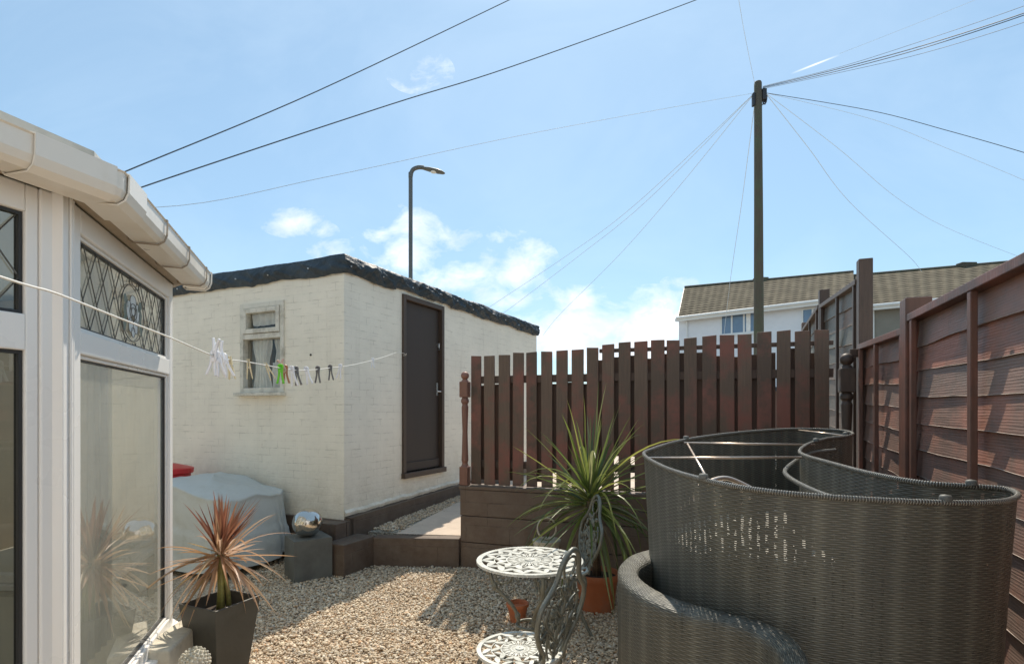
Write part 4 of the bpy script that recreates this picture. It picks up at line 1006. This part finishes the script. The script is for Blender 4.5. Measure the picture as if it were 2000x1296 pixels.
# ================================================================== WICKER FURNITURE
wk = empty('wicker_daybed', 'large curved dark wicker day bed stood on end by the fence', 'garden furniture', (0, 0, 0))
def rimpt(px, py):
    Y = 388.8/(py-732); h = .36-.0675*Y
    return Vector(((px-1000)/F*Y, Y, CAMZ-h+.0018*0))
outl = [(1258, 890), (1300, 915), (1375, 938), (1460, 955), (1560, 967), (1700, 977), (1850, 983), (1950, 981), (1988, 970), (1968, 957), (1900, 951), (1800, 944), (1700, 926), (1620, 905), (1575, 892), (1562, 882), (1580, 868), (1615, 858), (1650, 854), (1666, 848), (1640, 842), (1560, 839), (1480, 843), (1400, 851), (1330, 862), (1275, 878)]
top = cat_rom([rimpt(*p) for p in outl], 6, closed=True)
cen = Vector((1.2, 2.35, 0))
rows = []; nT = len(top)
for i in range(nT):
    p = top[i]; row = []
    for j in range(9):
        k = j/8; z = p.z*k+.01*(1-k); sh = 1-.06*(1-k)-.05*math.sin(PI*k)*.4
        q = Vector((cen.x+(p.x-cen.x)*sh, cen.y+(p.y-cen.y)*sh, z)); row.append(q)
    rows.append(row)
b = MB()
Ls = [0]
for i in range(nT): Ls.append(Ls[-1]+(top[(i+1) % nT]-top[i]).length)
b.grid(rows+[rows[0]], uvs=[[(Ls[i], q.z) for q in (rows+[rows[0]])[i]] for i in range(nT+1)])
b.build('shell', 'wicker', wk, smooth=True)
b = MB(); b.tube(top, .0085, 8, closed=True); b.build('rim', 'wrap', wk, smooth=True)
# inner lower hoop following the concave side
inner = [rimpt(px, py) for px, py in [(1650, 862), (1610, 866), (1585, 875), (1560, 892), (1560, 905), (1600, 925), (1660, 944), (1750, 957), (1860, 965)]]
inner = [v+Vector((-.05, -.0, -.05)) for v in inner]
b = MB(); b.tube(cat_rom(inner, 6), .009, 8); b.build('inner_hoop', 'wrap', wk, smooth=True)
b = MB()
for (a_, c_) in (((1268, 893), (1566, 892)), ((1336, 864), (1592, 868)), ((1343, 866), (1383, 936)), ((1650, 850), (1560, 840))):
    b = MB(); u1, u2 = rimpt(*a_), rimpt(*c_); b.tube([u1-Vector((0, 0, .006)), u2-Vector((0, 0, .006))], .0052, 8); b.build('brace', 'rod', wk, smooth=True)
b = MB(); s0, s1 = rimpt(1385, 934)+Vector((0, .12, -.05)), rimpt(1560, 940)+Vector((0, .25, -.09)); mid = (s0+s1)/2+Vector((0, .05, .045))
ar = cat_rom([s0, mid, s1], 8); b.tube(ar, .009, 8)
for i in range(2, 16, 2): b.tube([ar[i], ar[i]+Vector((.03, .34, -.14))], .005, 6)
b.tube([v+Vector((.03, .34, -.14)) for v in ar], .007, 6)
b.build('seat_frame', 'rod', wk, smooth=True)
b = MB(); b.prism([(.72, 2.25), (1.25, 2.05), (1.32, 2.55), (1.5, 3.0), (1.6, 3.25), (1.0, 3.0), (.72, 2.6)], .90, .93); b.build('seat', 'glint_deck', wk, bevel=.01)  # pale deck added inside so sunlit specks show through the weave holes
for px, py in [(1340, 860), (1374, 938), (1594, 865), (1652, 852), (1847, 982), (1897, 951)]:
    q = rimpt(px, py); b = MB(); b.lathe([(.016, 0), (.016, .010), (.013, .016), (.001, .018)], 14, Matrix.Translation(q+Vector((0, 0, .004)))); b.build('foot_glide', 'slate', wk, smooth=True)
# low curved arm in front
zA = CAMZ-.655
o_ = [PZ(px, py, zA) for px, py in [(1330, 1066), (1290, 1069), (1262, 1074), (1228, 1086), (1207, 1110), (1218, 1140), (1255, 1168), (1300, 1189), (1350, 1204), (1410, 1216), (1465, 1232), (1500, 1252), (1522, 1280), (1535, 1330), (1545, 1400)]]
i_ = [PZ(px, py, zA+.012) for px, py in [(1330, 1084), (1300, 1088), (1275, 1094), (1254, 1106), (1247, 1118), (1256, 1133), (1285, 1153), (1325, 1170), (1372, 1184), (1432, 1200), (1500, 1218), (1545, 1240), (1575, 1275), (1590, 1330), (1600, 1400)]]
oc, ic = cat_rom(o_, 6), cat_rom(i_, 6); n = len(oc)
b = MB(); rows = []; Lc = [0]
for i in range(1, n): Lc.append(Lc[-1]+(oc[i]-oc[i-1]).length)
sink = lambda i: 0
for i in range(n):
    o1_, i1_ = oc[i], ic[i]; mid = (o1_+i1_)/2
    rows.append([Vector((o1_.x, o1_.y, .01))+Vector((.02, .02, 0)), Vector((o1_.x, o1_.y, .35)), Vector((o1_.x, o1_.y, zA-.03)), o1_+Vector((0, 0, -.006)), o1_*.9+i1_*.1+Vector((0, 0, .004)), mid+Vector((0, 0, .007)), o1_*.1+i1_*.9+Vector((0, 0, .004)), i1_+Vector((0, 0, -.008)), Vector((i1_.x, i1_.y, zA-.04)), Vector((i1_.x, i1_.y, .35)), Vector((i1_.x, i1_.y, .01))])
U = []
for i in range(n):
    h = 0; r_ = []
    for j, q in enumerate(rows[i]):
        if j: h += (rows[n//2][j]-rows[n//2][j-1]).length
        r_.append((Lc[i], h))
    U.append(r_)
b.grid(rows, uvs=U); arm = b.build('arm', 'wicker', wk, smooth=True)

# ================================================================== CLOTHES LINE + PEGS
lpx = [(-60, 520, .90), (0, 540, .947), (110, 573, 1.04), (225, 618, 1.20), (330, 658, 1.42), (425, 697, 1.75), (480, 706, 2.0), (525, 714, 2.22), (570, 722, 2.46), (610, 722, 2.75), (645, 718, 3.12), (685, 713, 3.6), (728, 703, 4.42), (755, 695, 5.1), (776, 688, 5.8)]
cl = [Vector((-1.05, .2, 1.9)), Vector((-.95, .6, 1.78))]+[P(*p) for p in lpx[1:]]+[Vector((-1.195, 6.12, 2.14)), SM @ Vector((.93, -.06, 2.135))]
clp = cat_rom(cl, 10)
b = MB(); b.tube(clp, .0021, 6); tag(b.build('clothes_line', 'line', smooth=True), 'white cord clothes line running from the left to the shed door frame', 'clothes line')
def line_at(px):
    best = min(clp[12:], key=lambda q: abs(HX+F*q.x/q.y-px)); return best
tan_ = Vector((-.068, 1, 0)).normalized()
def peg(kind, px, label, tilt=0, yaw=0, s=1.0, flip=False, dy=0, inv=False, grp=None):
    q = line_at(px)+tan_*dy
    root = empty('clothes_peg', label, 'clothes peg', q, 0, grp)
    root.rotation_euler = (0, R(tilt)+(PI if inv else 0), R(yaw))
    mt = 'peg_'+kind; Hh = .074*s
    if kind == 'wood':
        for sg in (-1, 1):
            b = MB(); pts_ = [(sg*.0015, .012), (sg*.0045, .012), (sg*.006, -.01), (sg*.011, -Hh+.012), (sg*.008, -Hh+.012), (sg*.0012, -.018)]
            b.prism(pts_ if sg > 0 else pts_[::-1], -.005, .005, Matrix.Rotation(PI/2, 4, 'X')); b.build('prong', mt, root, bevel=.0008)
        b = MB(); b.tube([(-.008, 0, -.02), (.008, 0, -.02)], .0035, 8); b.build('spring', 'brushed', root)
    else:
        for sg in (-1, 1):
            b = MB(); path = cat_rom([(0, 0, .016), (sg*.008, 0, .010), (sg*.006, 0, -.008), (sg*.006, 0, -.03), (sg*.013, 0, -Hh+.012)], 5)
            b.tube(path, [.0045]*len(path), 6); b.tube([(sg*.002, 0, .012), (sg*.0025, 0, -.012)], .0022, 6); b.build('prong', mt, root, smooth=True)
        b = MB(); b.tube([(0, -.006, -.012), (0, .006, -.012)], .0065, 10); b.build('spring', mt, root)
    return root
GP = 'clothes pegs on the line'
specs = [
 ('white', 416, 'white plastic peg tilting left, first of the white bunch at the left', 8, 20, 1.0, 0, 0), ('white', 424, 'white plastic peg turned side on inside the white bunch', -12, 60, 1.0, 0, 0),
 ('white', 430, 'white plastic peg upside down in the white bunch with its loop upward', 170, 10, .9, 0, 0), ('white', 437, 'white plastic peg at the right end of the white bunch', -16, 30, 1.0, 0, 0),
 ('white', 419, 'white plastic peg hanging lowest in the white bunch', 190, -20, .9, 0, 0),
 ('wood', 451, 'pale wooden peg touching the bunch of white pegs', -6, 10, 1.05, 0, 0), ('wood', 483, 'pale wooden peg hanging in front of the left window edge', -5, 30, 1.0, 0, 0),
 ('wood', 521, 'pale wooden peg leaning over in front of the curtained window', -24, 20, .98, 0, 0), ('green', 546, 'bright green plastic peg', 0, 10, 1.05, 0, 0),
 ('brown', 557, 'brown peg just right of the bright green peg', -4, 30, 1.0, 0, 0), ('pink', 553, 'pinkish peg hanging low under the bright green peg', 165, 30, .7, 0, 0),
 ('white', 568, 'white plastic peg between the brown peg and a dark one', -10, 15, 1.15, 0, 0), ('grey', 577, 'dark grey peg touching a white peg right of the green one', -10, 45, 1.1, 0, 0),
 ('white', 598, 'white plastic peg with splayed legs between two dark grey pegs', -14, 0, 1.1, 0, 0), ('grey', 622, 'left one of the two adjacent grey pegs hanging alone', 0, 0, 1.1, 0, 0),
 ('grey', 646, 'right one of the two adjacent grey pegs hanging alone', -4, 5, 1.1, 0, 0), ('white', 664, 'white plastic peg nearest the corner of the shed wall', 8, 0, 1.15, 0, 0),
 ('white', 728, 'lone white plastic peg nearest the shed door', 0, 0, 1.0, 0, 0)]
for (k, px, lb, ti, ya, s_, _a, _b) in specs: peg(k, px, lb, ti, ya, s_, grp=GP)

# ================================================================== LAMP, POLE, WIRES
sl = empty('street_lamp', 'grey street lamp standing behind the shed', 'street lamp', ((802-HX)/F*14.8, 14.8, 0))
zt = CAMZ+(HY-345)/F*14.8
b = MB(); b.tube(cat_rom([(0, 0, 0), (0, 0, 3), (0, 0, zt-.3), (0, 0, zt-.03), (.05, 0, zt+.17), (.20, 0, zt+.245), (.36, 0, zt+.24)], 8), .055, 12); b.build('column', 'grey_metal', sl, smooth=True)
b = MB(); prof_ = [(.0, .05, .035), (.10, .085, .045), (.25, .12, .06), (.45, .13, .06), (.60, .10, .04), (.66, .03, .012)]; rows = []
for k in range(14):
    a = 2*PI*k/14; rows.append([(.26+x, math.cos(a)*w, zt+.235-x*.22+math.sin(a)*h_*(.6 if math.sin(a) < 0 else 1)) for x, w, h_ in prof_])
b.grid(rows, closed=True); b.build('lamp_head', 'grey_metal', sl, smooth=True)
b = MB(); b.sphere((.62, 0, zt+.125), .09, 14, 8, .35); b.build('lens', 'white_trim', sl, smooth=True)

PY = 12.5; pX = (1482-HX)/F*PY; ptop = CAMZ+(HY-160)/F*PY
tp_ = empty('telephone_pole', 'tall weathered wooden telephone pole with cables fanning out', 'telephone pole', (pX, PY, 0))
b = MB(); b.tube([(0, 0, 0), (0, 0, 3), (-.005, 0, 6), (-.02, 0, ptop-.03), (-.02, 0, ptop)], [.115, .108, .095, .082, .07], 16); b.build('pole', 'pole_wood', tp_, smooth=True)
b = MB(); b.box(-.145, -.095, -.05, .05, ptop-.55, ptop-.26); b.build('junction_box', 'black_plastic', tp_, bevel=.01)
b = MB(); b.box(.06, .16, -.06, .06, ptop-.42, ptop-.17); b.build('junction_box', 'black_plastic', tp_, bevel=.01)
b = MB(); rr = random.Random(3)
for i in range(9):
    b.tube(cat_rom([(.07, 0, ptop-.3-.03*i), (.13+rr.uniform(0, .05), 0, ptop-.42-rr.uniform(0, .1)), (.17, rr.uniform(-.05, .05), ptop-.33), (.10, 0, ptop-.5)], 4), .006, 5)
b.build('cable_loop', 'black_plastic', tp_)
b = MB()
for z in (2.2, 2.6, 3.0): b.tube([(-.11, -.05, z), (-.2, -.05, z)], .012, 6)
b.build('step_iron', 'grey_metal', tp_)
def wire(label, pts_, r, mat='cable', n=14, sag=0):
    p = [P(*q) if not isinstance(q, Vector) else q for q in pts_]
    if len(p) == 2:
        a_, c_ = p; p = [a_.lerp(c_, i/n)-Vector((0, 0, sag*4*(i/n)*(1-i/n))) for i in range(n+1)]
    else: p = cat_rom(p, 8)
    b = MB(); b.tube(p, r, 5); return tag(b.build('cable', mat), label, 'cable', 'overhead cables')
wire('thick black overhead cable, uppermost of the two crossing from the house to the top edge', [Vector((-5.17, 4.05, 3.45)), P(-60, 470, 5.05), (120, 392, 5.7), (240, 337, 6.3), (620, 178, 8.4), (995, 0, 10.5), (1150, -75, 11.5)], .008)
wire('thick black overhead cable, lower of the two crossing from the house to the top edge', [Vector((-5.17, 4.1, 3.35)), P(-50, 490, 5.05), (120, 430, 5.6), (270, 368, 6.3), (760, 205, 8.2), (1000, 130, 9.3), (1360, 0, 11), (1500, -60, 12)], .008)
top_ = Vector((pX-.09, PY, ptop-.25)); topr = Vector((pX+.15, PY, ptop-.25))
wire('thin cable running left from the pole to the conservatory roof', [top_, (1300, 212, 11), (1000, 268, 9.2), (640, 345, 7.6), (300, 405, 6.2), Vector((-5.18, 4.1, 3.2))], .0040, 'cable_pale')
wire('faint cable dropping left from the pole, leftmost of its fan', [top_, (1240, 400, 14), (1110, 497, 17), (955, 600, 20), (890, 645, 22)], .0065, 'cable_pale')
wire('faint cable dropping left from the pole, second of its fan', [top_, (1260, 395, 14), (1130, 500, 17), (985, 610, 20), (940, 640, 22)], .0065, 'cable_pale')
wire('faint cable dropping left from the pole, steepest of its fan', [top_, (1330, 360, 14), (1210, 497, 17), (1095, 612, 20), (1060, 655, 22)], .0065, 'cable_pale')
wire('steep cable dropping beside the pole to the picket fence', [Vector((pX-.1, PY, ptop-.55)), (1448, 400, 14.5), (1426, 550, 18), (1410, 690, 21)], .007, 'cable_pale')
wire('faint cable rising from the pole top to the upper picture edge', [Vector((pX-.08, PY, ptop-.1)), (1455, 70, 11), (1443, 0, 9.5), (1430, -80, 8)], .0040, 'cable_pale')
for k, (y0, y1, r_, lb) in enumerate([(165, 12, .004, 'thin cable rising right from the pole, uppermost in the bundle'), (166, 26, .008, 'thickest cable rising right from the pole in the bundle'), (168, 30, .007, 'thick cable rising right, close under the thickest one'), (170, 44, .004, 'thin cable rising right from the pole, lowest in the bundle')]):
    wire(lb, [Vector((pX+.09, PY, ptop-.1-.02*k)), (1640, y0-34+k*2, 11), (1800, (y0+y1)/2-8+k*2, 9.7), (2000, y1, 8), (2150, y1-60, 7)], r_)
wire('cable sloping right from the pole, uppermost of the right fan', [topr, (1700, 216, 11.6), (1850, 255, 10.8), (2000, 298, 10), (2150, 345, 9.5)], .0065)
wire('cable sloping right from the pole, second of the right fan', [topr, (1700, 232, 11.6), (1850, 290, 10.8), (2000, 352, 10), (2150, 420, 9.5)], .0040, 'cable_pale')
wire('pale cable sloping down right to the roof, third of the right fan', [topr, (1640, 292, 14), (1750, 385, 16), (1850, 445, 18), (2000, 505, 20)], .0055, 'cable_pale')
wire('pale cable sloping down right to the roof, steepest of the right fan', [topr, (1580, 290, 14), (1660, 395, 16), (1775, 500, 20), (1800, 530, 21)], .0065, 'cable_pale')
wire('faint separate cable cutting the top right corner', [(1640, 105, 9), (1735, 68, 9), (1905, 0, 8.5), (1990, -40, 8)], .0025, 'cable_pale')

# ================================================================== HOUSES
def house(label, E1, E2, R1, R2, wallmat, winspec, zbase=.3, pipe=None):
    h = empty('terraced_house', label, 'house', (E1.x, E1.y, 0)); off = -Vector((E1.x, E1.y, 0))
    b = MB(); ov = (E1-R1).normalized()*.18
    n = 30; rows = []
    back1, back2 = R1+(R1-E1)*1.0, R2+(R2-E2)*1.0; back1.z = E1.z; back2.z = E2.z
    Lr = (E2-E1).length; H_ = (R1-E1).length
    U = []
    for i in range(n+1):
        t = i/n; e_, r_ = (E1+ov).lerp(E2+ov, t), R1.lerp(R2, t); rows.append([e_+off, r_+off]); U.append([(t*Lr, 0), (t*Lr, H_)])
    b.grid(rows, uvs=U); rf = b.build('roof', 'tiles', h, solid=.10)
    b = MB(); b.grid([[R1+off, back1+off], [R2+off, back2+off]]); b.build('roof', 'tiles', h, solid=.08)
    b = MB(); b.tube([R1+off+Vector((0, 0, .05)), R2+off+Vector((0, 0, .05))], .09, 8)
    b.build('ridge_tile', 'pole_wood', rf)
    mid_ = R1.lerp(R2, .48)+off; b = MB(); b.box(mid_.x-.35, mid_.x+.35, mid_.y-.2, mid_.y+.2, mid_.z-.05, mid_.z+.20); b.build('ridge_vent', 'pole_wood', rf, bevel=.04)
    b = MB(); g = [(R1-E1)*0, ]; b.tube([E1+ov+off+Vector((0, 0, -.02)), R1+off+Vector((0, 0, -.02))], .05, 6); b.build('verge', 'white_trim', rf)
    dn = Vector((0, 0, -1)); inw = Vector((R1.x-E1.x, R1.y-E1.y, 0)).normalized()
    w1, w2 = E1+inw*.25-Vector((0, 0, .05)), E2+inw*.25-Vector((0, 0, .05)); b1, b2 = back1-inw*.25, back2-inw*.25
    b = MB(); c1 = [w1, w2, b2, b1]
    vs = [Vector((p.x, p.y, zbase))+off for p in c1]+[Vector((p.x, p.y, w1.z))+off for p in c1]+[R1+off-Vector((0, 0, .12)), R2+off-Vector((0, 0, .12))]
    b.add(vs, [(0, 1, 5, 4), (1, 2, 6, 9, 5), (2, 3, 7, 6), (3, 0, 4, 8, 7)], [[(0, 0), (Lr, 0), (Lr, 5), (0, 5)], [(0, 0)]*5, [(0, 0)]*4, [(0, 0)]*5]); b.build('wall', wallmat, h)
    ex = (E2-E1).normalized(); m = frame(E1+off+Vector((0, 0, 0)), ex.xy)
    b = MB(); b.box(-.1, Lr+.1, -.16, -.0, E1.z-.20, E1.z-.06, Matrix.Translation(Vector((0, 0, 0))) @ frame((0, 0, 0), ex.xy)); b.build('fascia', 'white_trim', h)
    b = MB(); b.tube([Vector((0, 0, E1.z-.02))-ex.cross(Vector((0, 0, 1)))*-.22+Vector((0, 0, -.02)), Vector((0, 0, E1.z-.04))-ex.cross(Vector((0, 0, 1)))*-.22+ex*Lr], .06, 8); b.build('gutter', 'white_trim', h)
    # windows on front wall: local frame
    wm = frame(w1+off, (w2-w1).xy); wm.col[3][2] = 0; wd = (w2-w1).normalized()
    def sx(px):
        r_ = (px-HX)/F; p = w1; t = (p.x-r_*p.y)/(r_*wd.y-wd.x); return t, p.y+wd.y*t
    for (xa, xb, ya, yb, mull) in winspec:
        (ta, Ya), (tb, Yb) = sx(xa), sx(xb); z1 = CAMZ+(HY-ya)/F*Ya; z0 = CAMZ+(HY-yb)/F*Ya
        b = MB(); f_ = .06; b.box(ta, ta+f_, -.05, .02, z0, z1, wm); b.box(tb-f_, tb, -.05, .02, z0, z1, wm); b.box(ta+f_, tb-f_, -.05, .02, z0, z0+f_, wm); b.box(ta+f_, tb-f_, -.05, .02, z1-f_, z1, wm)
        for k in mull: x = ta+(tb-ta)*k; b.box(x-.035, x+.035, -.055, .02, z0+f_, z1-f_, wm)
        b.box(ta-.05, tb+.05, -.10, -.051, z0-.05, z0-.0, wm)
        wn = b.build('window', 'white_trim', h); b = MB(); b.box(ta+f_, tb-f_, -.02, .0, z0+f_, z1-f_, wm); b.build('pane', 'house_glass', wn)
        b = MB(); b.box(tb-(tb-ta)*.26, tb-(tb-ta)*.14, -.03, -.0205, z0+f_, z1-f_, wm); b.build('curtain', 'curtain', wn)
    if pipe:
        t, Y_ = sx(pipe); b = MB(); b.tube([wm @ Vector((t, -.06, .3)), wm @ Vector((t, -.06, E1.z-.3)), wm @ Vector((t, -.2, E1.z-.1))], .04, 8); b.build('downpipe', 'white_trim', h)
    return h
E1 = P(1325, 620, 27); 
def lvl(px, py, z): Y = (z-CAMZ)*F/(HY-py); return P(px, py, Y)
E2 = lvl(1668, 579, E1.z); R1_ = P(1337, 563, 31.0); R2_ = lvl(1667, 533, R1_.z)
house('white rendered terraced house at left with brown tiled roof', E1, E2, R1_, R2_, 'render_white', [(1408, 1476, 616, 655, (.33, .68)), (1566, 1606, 603, 650, (.55,))], pipe=1343)
E1 = P(1680, 599, 22.6); E2 = lvl(2160, 553, E1.z); R1_ = P(1664, 541, 27.4); R2_ = lvl(2170, 497, R1_.z)
hh = house('buff rendered terraced house at right with brown tiled roof', E1, E2, R1_, R2_, 'render_buff', [(1836, 1864, 608, 640, (.5,)), (1930, 1990, 600, 640, (.33, .66))], pipe=1706)

# low garage, hedge and distant roofs beyond the fence
gr = empty('garage', 'low garage with red door glimpsed through the picket gaps', 'garage', (5.3, 15.5, .3), R(-14))
b = MB(); b.box(-3.2, 3.0, 0, 3.5, 0, 1.75); b.build('wall', 'brick_far', gr)
b = MB(); b.box(-3.35, 3.15, -.15, 3.65, 1.752, 1.86); b.build('roof', 'tarp', gr)
b = MB(); b.box(-2.0, .4, -.05, -.002, .0, 1.55); b.build('door', 'red_plastic', gr, bevel=.01)
def hedge(label, x0, x1, y, h_, seed):
    rg = random.Random(seed); b = MB()
    for i in range(5200):
        x = rg.uniform(x0, x1); hh_ = h_*(1+.25*nz(x*.6, seed)); z = .35+hh_*rg.random()**.7; yy = y+rg.uniform(-.5, .5)
        s_ = rg.uniform(.05, .10); a = rg.uniform(0, PI); e_ = rg.uniform(-1, 1); u = Vector((math.cos(a), math.sin(a), e_*.6))*s_; v = Vector((-math.sin(a), math.cos(a), e_))*s_*.6; c = Vector((x, yy, z))
        b.add([c-u, c-v, c+u, c+v], [(0, 1, 2, 3)])
    return tag(b.build('hedge', 'hedge'), label, 'hedge')
hedge('dark hedge glimpsed between the left pickets behind the fence', -1.2, 2.9, 17, 1.05, 3)
def far_house(label, x, y, w, rot, mat):
    h = empty('bungalow', label, 'house', (x, y, .4), rot)
    b = MB(); b.box(-w/2, w/2, 0, 7, 0, 2.0); b.build('wall', mat, h)
    b = MB(); b.add([(-w/2-.3, -.3, 1.98), (w/2+.3, -.3, 1.98), (w/2+.3, 3.5, 3.3), (-w/2-.3, 3.5, 3.3), (w/2+.3, 7.3, 1.98), (-w/2-.3, 7.3, 1.98)], [(0, 1, 2, 3), (3, 2, 4, 5), (1, 4, 2), (0, 3, 5)]); b.build('roof', 'tiles', h)
far_house('distant bungalow roof seen low between the left pickets', 3.0, 48, 9, .1, 'render_buff')

# ================================================================== HOUSE behind the camera (bounces light, shows in the ball)
hs = empty('main_house', 'cream rendered back wall of the main house behind the viewer', 'house', (0, -3.4, 0))
b = MB(); b.box(-5.0, 5.5, -.3, 0, 0, 5.2); b.build('wall', 'render_white', hs)
b = MB(); b.add([(-5.4, .4, 5.2), (5.9, .4, 5.2), (5.9, -4, 7.5), (-5.4, -4, 7.5)], [(0, 1, 2, 3)], [[(0, 0), (11, 0), (11, 5), (0, 5)]]); b.build('roof', 'tiles', hs, solid=.1)
for (xa, xb, za, zb) in ((-1.2, .6, .3, 2.3), (2.2, 3.6, 1.1, 2.3), (-3.0, -1.6, 3.1, 4.3), (1.5, 3.2, 3.1, 4.3)):
    b = MB(); b.box(xa, xa+.07, .001, .05, za, zb); b.box(xb-.07, xb, .001, .05, za, zb); b.box(xa+.07, xb-.07, .001, .05, za, za+.07); b.box(xa+.07, xb-.07, .001, .05, zb-.07, zb); w_ = b.build('window', 'upvc', hs)
    b = MB(); b.box(xa+.07, xb-.07, .002, .02, za+.07, zb-.07); b.build('pane', 'house_glass', w_)

# ================================================================== WORLD
SUN_EL, SUN_AZ = R(52.4), math.atan2(.13, 1)
w = bpy.data.worlds.new('World'); scene.world = w; w.use_nodes = True; nt = w.node_tree
class WT(NT):
    def __init__(s, tree): s.t = tree
t = WT(nt); bg = nt.nodes['Background']
sky = nt.nodes.new('ShaderNodeTexSky'); sky.sky_type = 'NISHITA'; sky.sun_disc = False; sky.sun_elevation = SUN_EL; sky.sun_rotation = SUN_AZ
sky.air_density = 1.0; sky.dust_density = .4; sky.ozone_density = 1.6; sky.altitude = 0
tc = nt.nodes.new('ShaderNodeTexCoord'); sp = nt.nodes.new('ShaderNodeSeparateXYZ'); t.l(tc.outputs['Generated'], sp.inputs[0])
yy = t.math('MAXIMUM', sp.outputs[1], .05)
u = t.math('DIVIDE', sp.outputs[0], yy); v = t.math('DIVIDE', sp.outputs[2], yy)
cmb = nt.nodes.new('ShaderNodeCombineXYZ'); t.l(u, cmb.inputs[0]); t.l(v, cmb.inputs[1])
acc = None
blobs = [(575, 432, 62, 30, .66), (625, 452, 34, 18, .42), (660, 492, 70, 30, .62), (812, 440, 55, 42, .62), (880, 462, 55, 26, .5), (800, 500, 70, 45, .85), (900, 545, 110, 35, .8), (1010, 520, 75, 62, .85), (975, 470, 25, 25, .45),
         (1000, 580, 80, 30, .6), (1130, 590, 70, 34, .8), (1180, 635, 150, 60, 1.0), (1280, 640, 120, 75, 1.1), (1100, 655, 130, 55, 1.1), (1340, 552, 45, 16, .5), (820, 140, 60, 40, .16), (1240, 690, 200, 60, 1.2), (1060, 330, 8, 8, .0),
         (740, 460, 30, 20, .45), (-400, 500, 400, 80, .8), (2600, 450, 300, 80, .8), (1500, 700, 260, 50, 1.0), (560, 640, 300, 60, .9)]
for (px, py, rx, ry, st) in blobs:
    if st == 0: continue
    sb = nt.nodes.new('ShaderNodeVectorMath'); sb.operation = 'SUBTRACT'; t.l(cmb.outputs[0], sb.inputs[0]); sb.inputs[1].default_value = ((px-HX)/F, (HY-py)/F, 0)
    ml = nt.nodes.new('ShaderNodeVectorMath'); ml.operation = 'MULTIPLY'; t.l(sb.outputs[0], ml.inputs[0]); ml.inputs[1].default_value = (F/rx, F/ry, 0)
    ln = nt.nodes.new('ShaderNodeVectorMath'); ln.operation = 'LENGTH'; t.l(ml.outputs[0], ln.inputs[0])
    mres = t.math('MULTIPLY', t.math('SUBTRACT', 1.15, ln.outputs['Value'], clamp=True), st)
    acc = mres if acc is None else t.math('MAXIMUM', acc, mres)
mp = nt.nodes.new('ShaderNodeMapping'); mp.inputs['Scale'].default_value = (1, 1.5, 1); t.l(cmb.outputs[0], mp.inputs[0])
n1 = t.noise(mp.outputs[0], 13, 8, .62, .3)
dens = t.math('ADD', acc, t.math('MULTIPLY', t.math('SUBTRACT', n1, .5), 2.3))
dens = t.math('MULTIPLY', dens, t.math('GREATER_THAN', acc, .001))
cm = t.ramp(dens, [(.12, (0, 0, 0)), (.5, (.42, .42, .42)), (1.0, (.95, .95, .95))])
# thin high haze
n2 = t.noise(mp.outputs[0], 2.2, 5, .6, .5)
hz = t.math('MULTIPLY', t.ramp(n2, [(.42, (0, 0, 0)), (.8, (1, 1, 1))]), .16)
shade = t.ramp(t.noise(mp.outputs[0], 7, 5), [(.35, (6.6, 7.0, 7.6)), (.6, (9.3, 9.5, 9.8))])
# contrail: thin streak in the sky
front = t.math('GREATER_THAN', sp.outputs[1], .05)
skyc = t.mix(1.0, sky.outputs[0], (.84, .985, 1.0), 'MULTIPLY')
c = t.mix(.42, skyc, (3.7, 5.3, 6.6))
c = t.mix(hz, c, (7.0, 8.2, 9.2))
c = t.mix(t.math('MULTIPLY', cm, t.math('MULTIPLY', front, .93)), c, shade)
cx, cy = (1592-HX)/F, (HY-126)/F; ang = math.atan2(35, 90)
du = t.math('SUBTRACT', u, cx); dv = t.math('SUBTRACT', v, cy)
al = t.math('ADD', t.math('MULTIPLY', du, math.cos(ang)), t.math('MULTIPLY', dv, math.sin(ang)))
ac = t.math('SUBTRACT', t.math('MULTIPLY', dv, math.cos(ang)), t.math('MULTIPLY', du, math.sin(ang)))
ct = t.math('MULTIPLY', t.math('SUBTRACT', 1, t.math('ABSOLUTE', t.math('DIVIDE', ac, .0022)), clamp=True), t.math('SUBTRACT', 1, t.math('ABSOLUTE', t.math('DIVIDE', al, .048)), clamp=True))
c = t.mix(t.math('MULTIPLY', ct, front), c, (9.8, 9.8, 9.8))
t.l(c, bg.inputs[0]); bg.inputs[1].default_value = .15

s = Vector((math.sin(SUN_AZ)*math.cos(SUN_EL), math.cos(SUN_AZ)*math.cos(SUN_EL), math.sin(SUN_EL)))
ld = bpy.data.lights.new('sun', 'SUN'); ld.energy = 5.0; ld.angle = R(.55); ld.color = (1, .90, .76)
lo = bpy.data.objects.new('sun', ld); COL.objects.link(lo); lo.rotation_euler = s.to_track_quat('Z', 'Y').to_euler()

# ================================================================== CAMERA
cd_ = bpy.data.cameras.new('camera'); co = bpy.data.objects.new('camera', cd_); COL.objects.link(co); scene.camera = co
co.location = (0, 0, CAMZ); co.rotation_euler = (R(90), 0, 0); cd_.sensor_width = 36; cd_.lens = 36*F/2000; cd_.shift_y = (HY-648)/2000; cd_.clip_end = 3000; cd_.clip_start = .05
scene.view_settings.view_transform = 'Standard'; scene.view_settings.look = 'None'; scene.view_settings.exposure = 0
scene.render.resolution_x = 1024; scene.render.resolution_y = 663

scene.cycles.max_bounces = 7; scene.cycles.transparent_max_bounces = 12
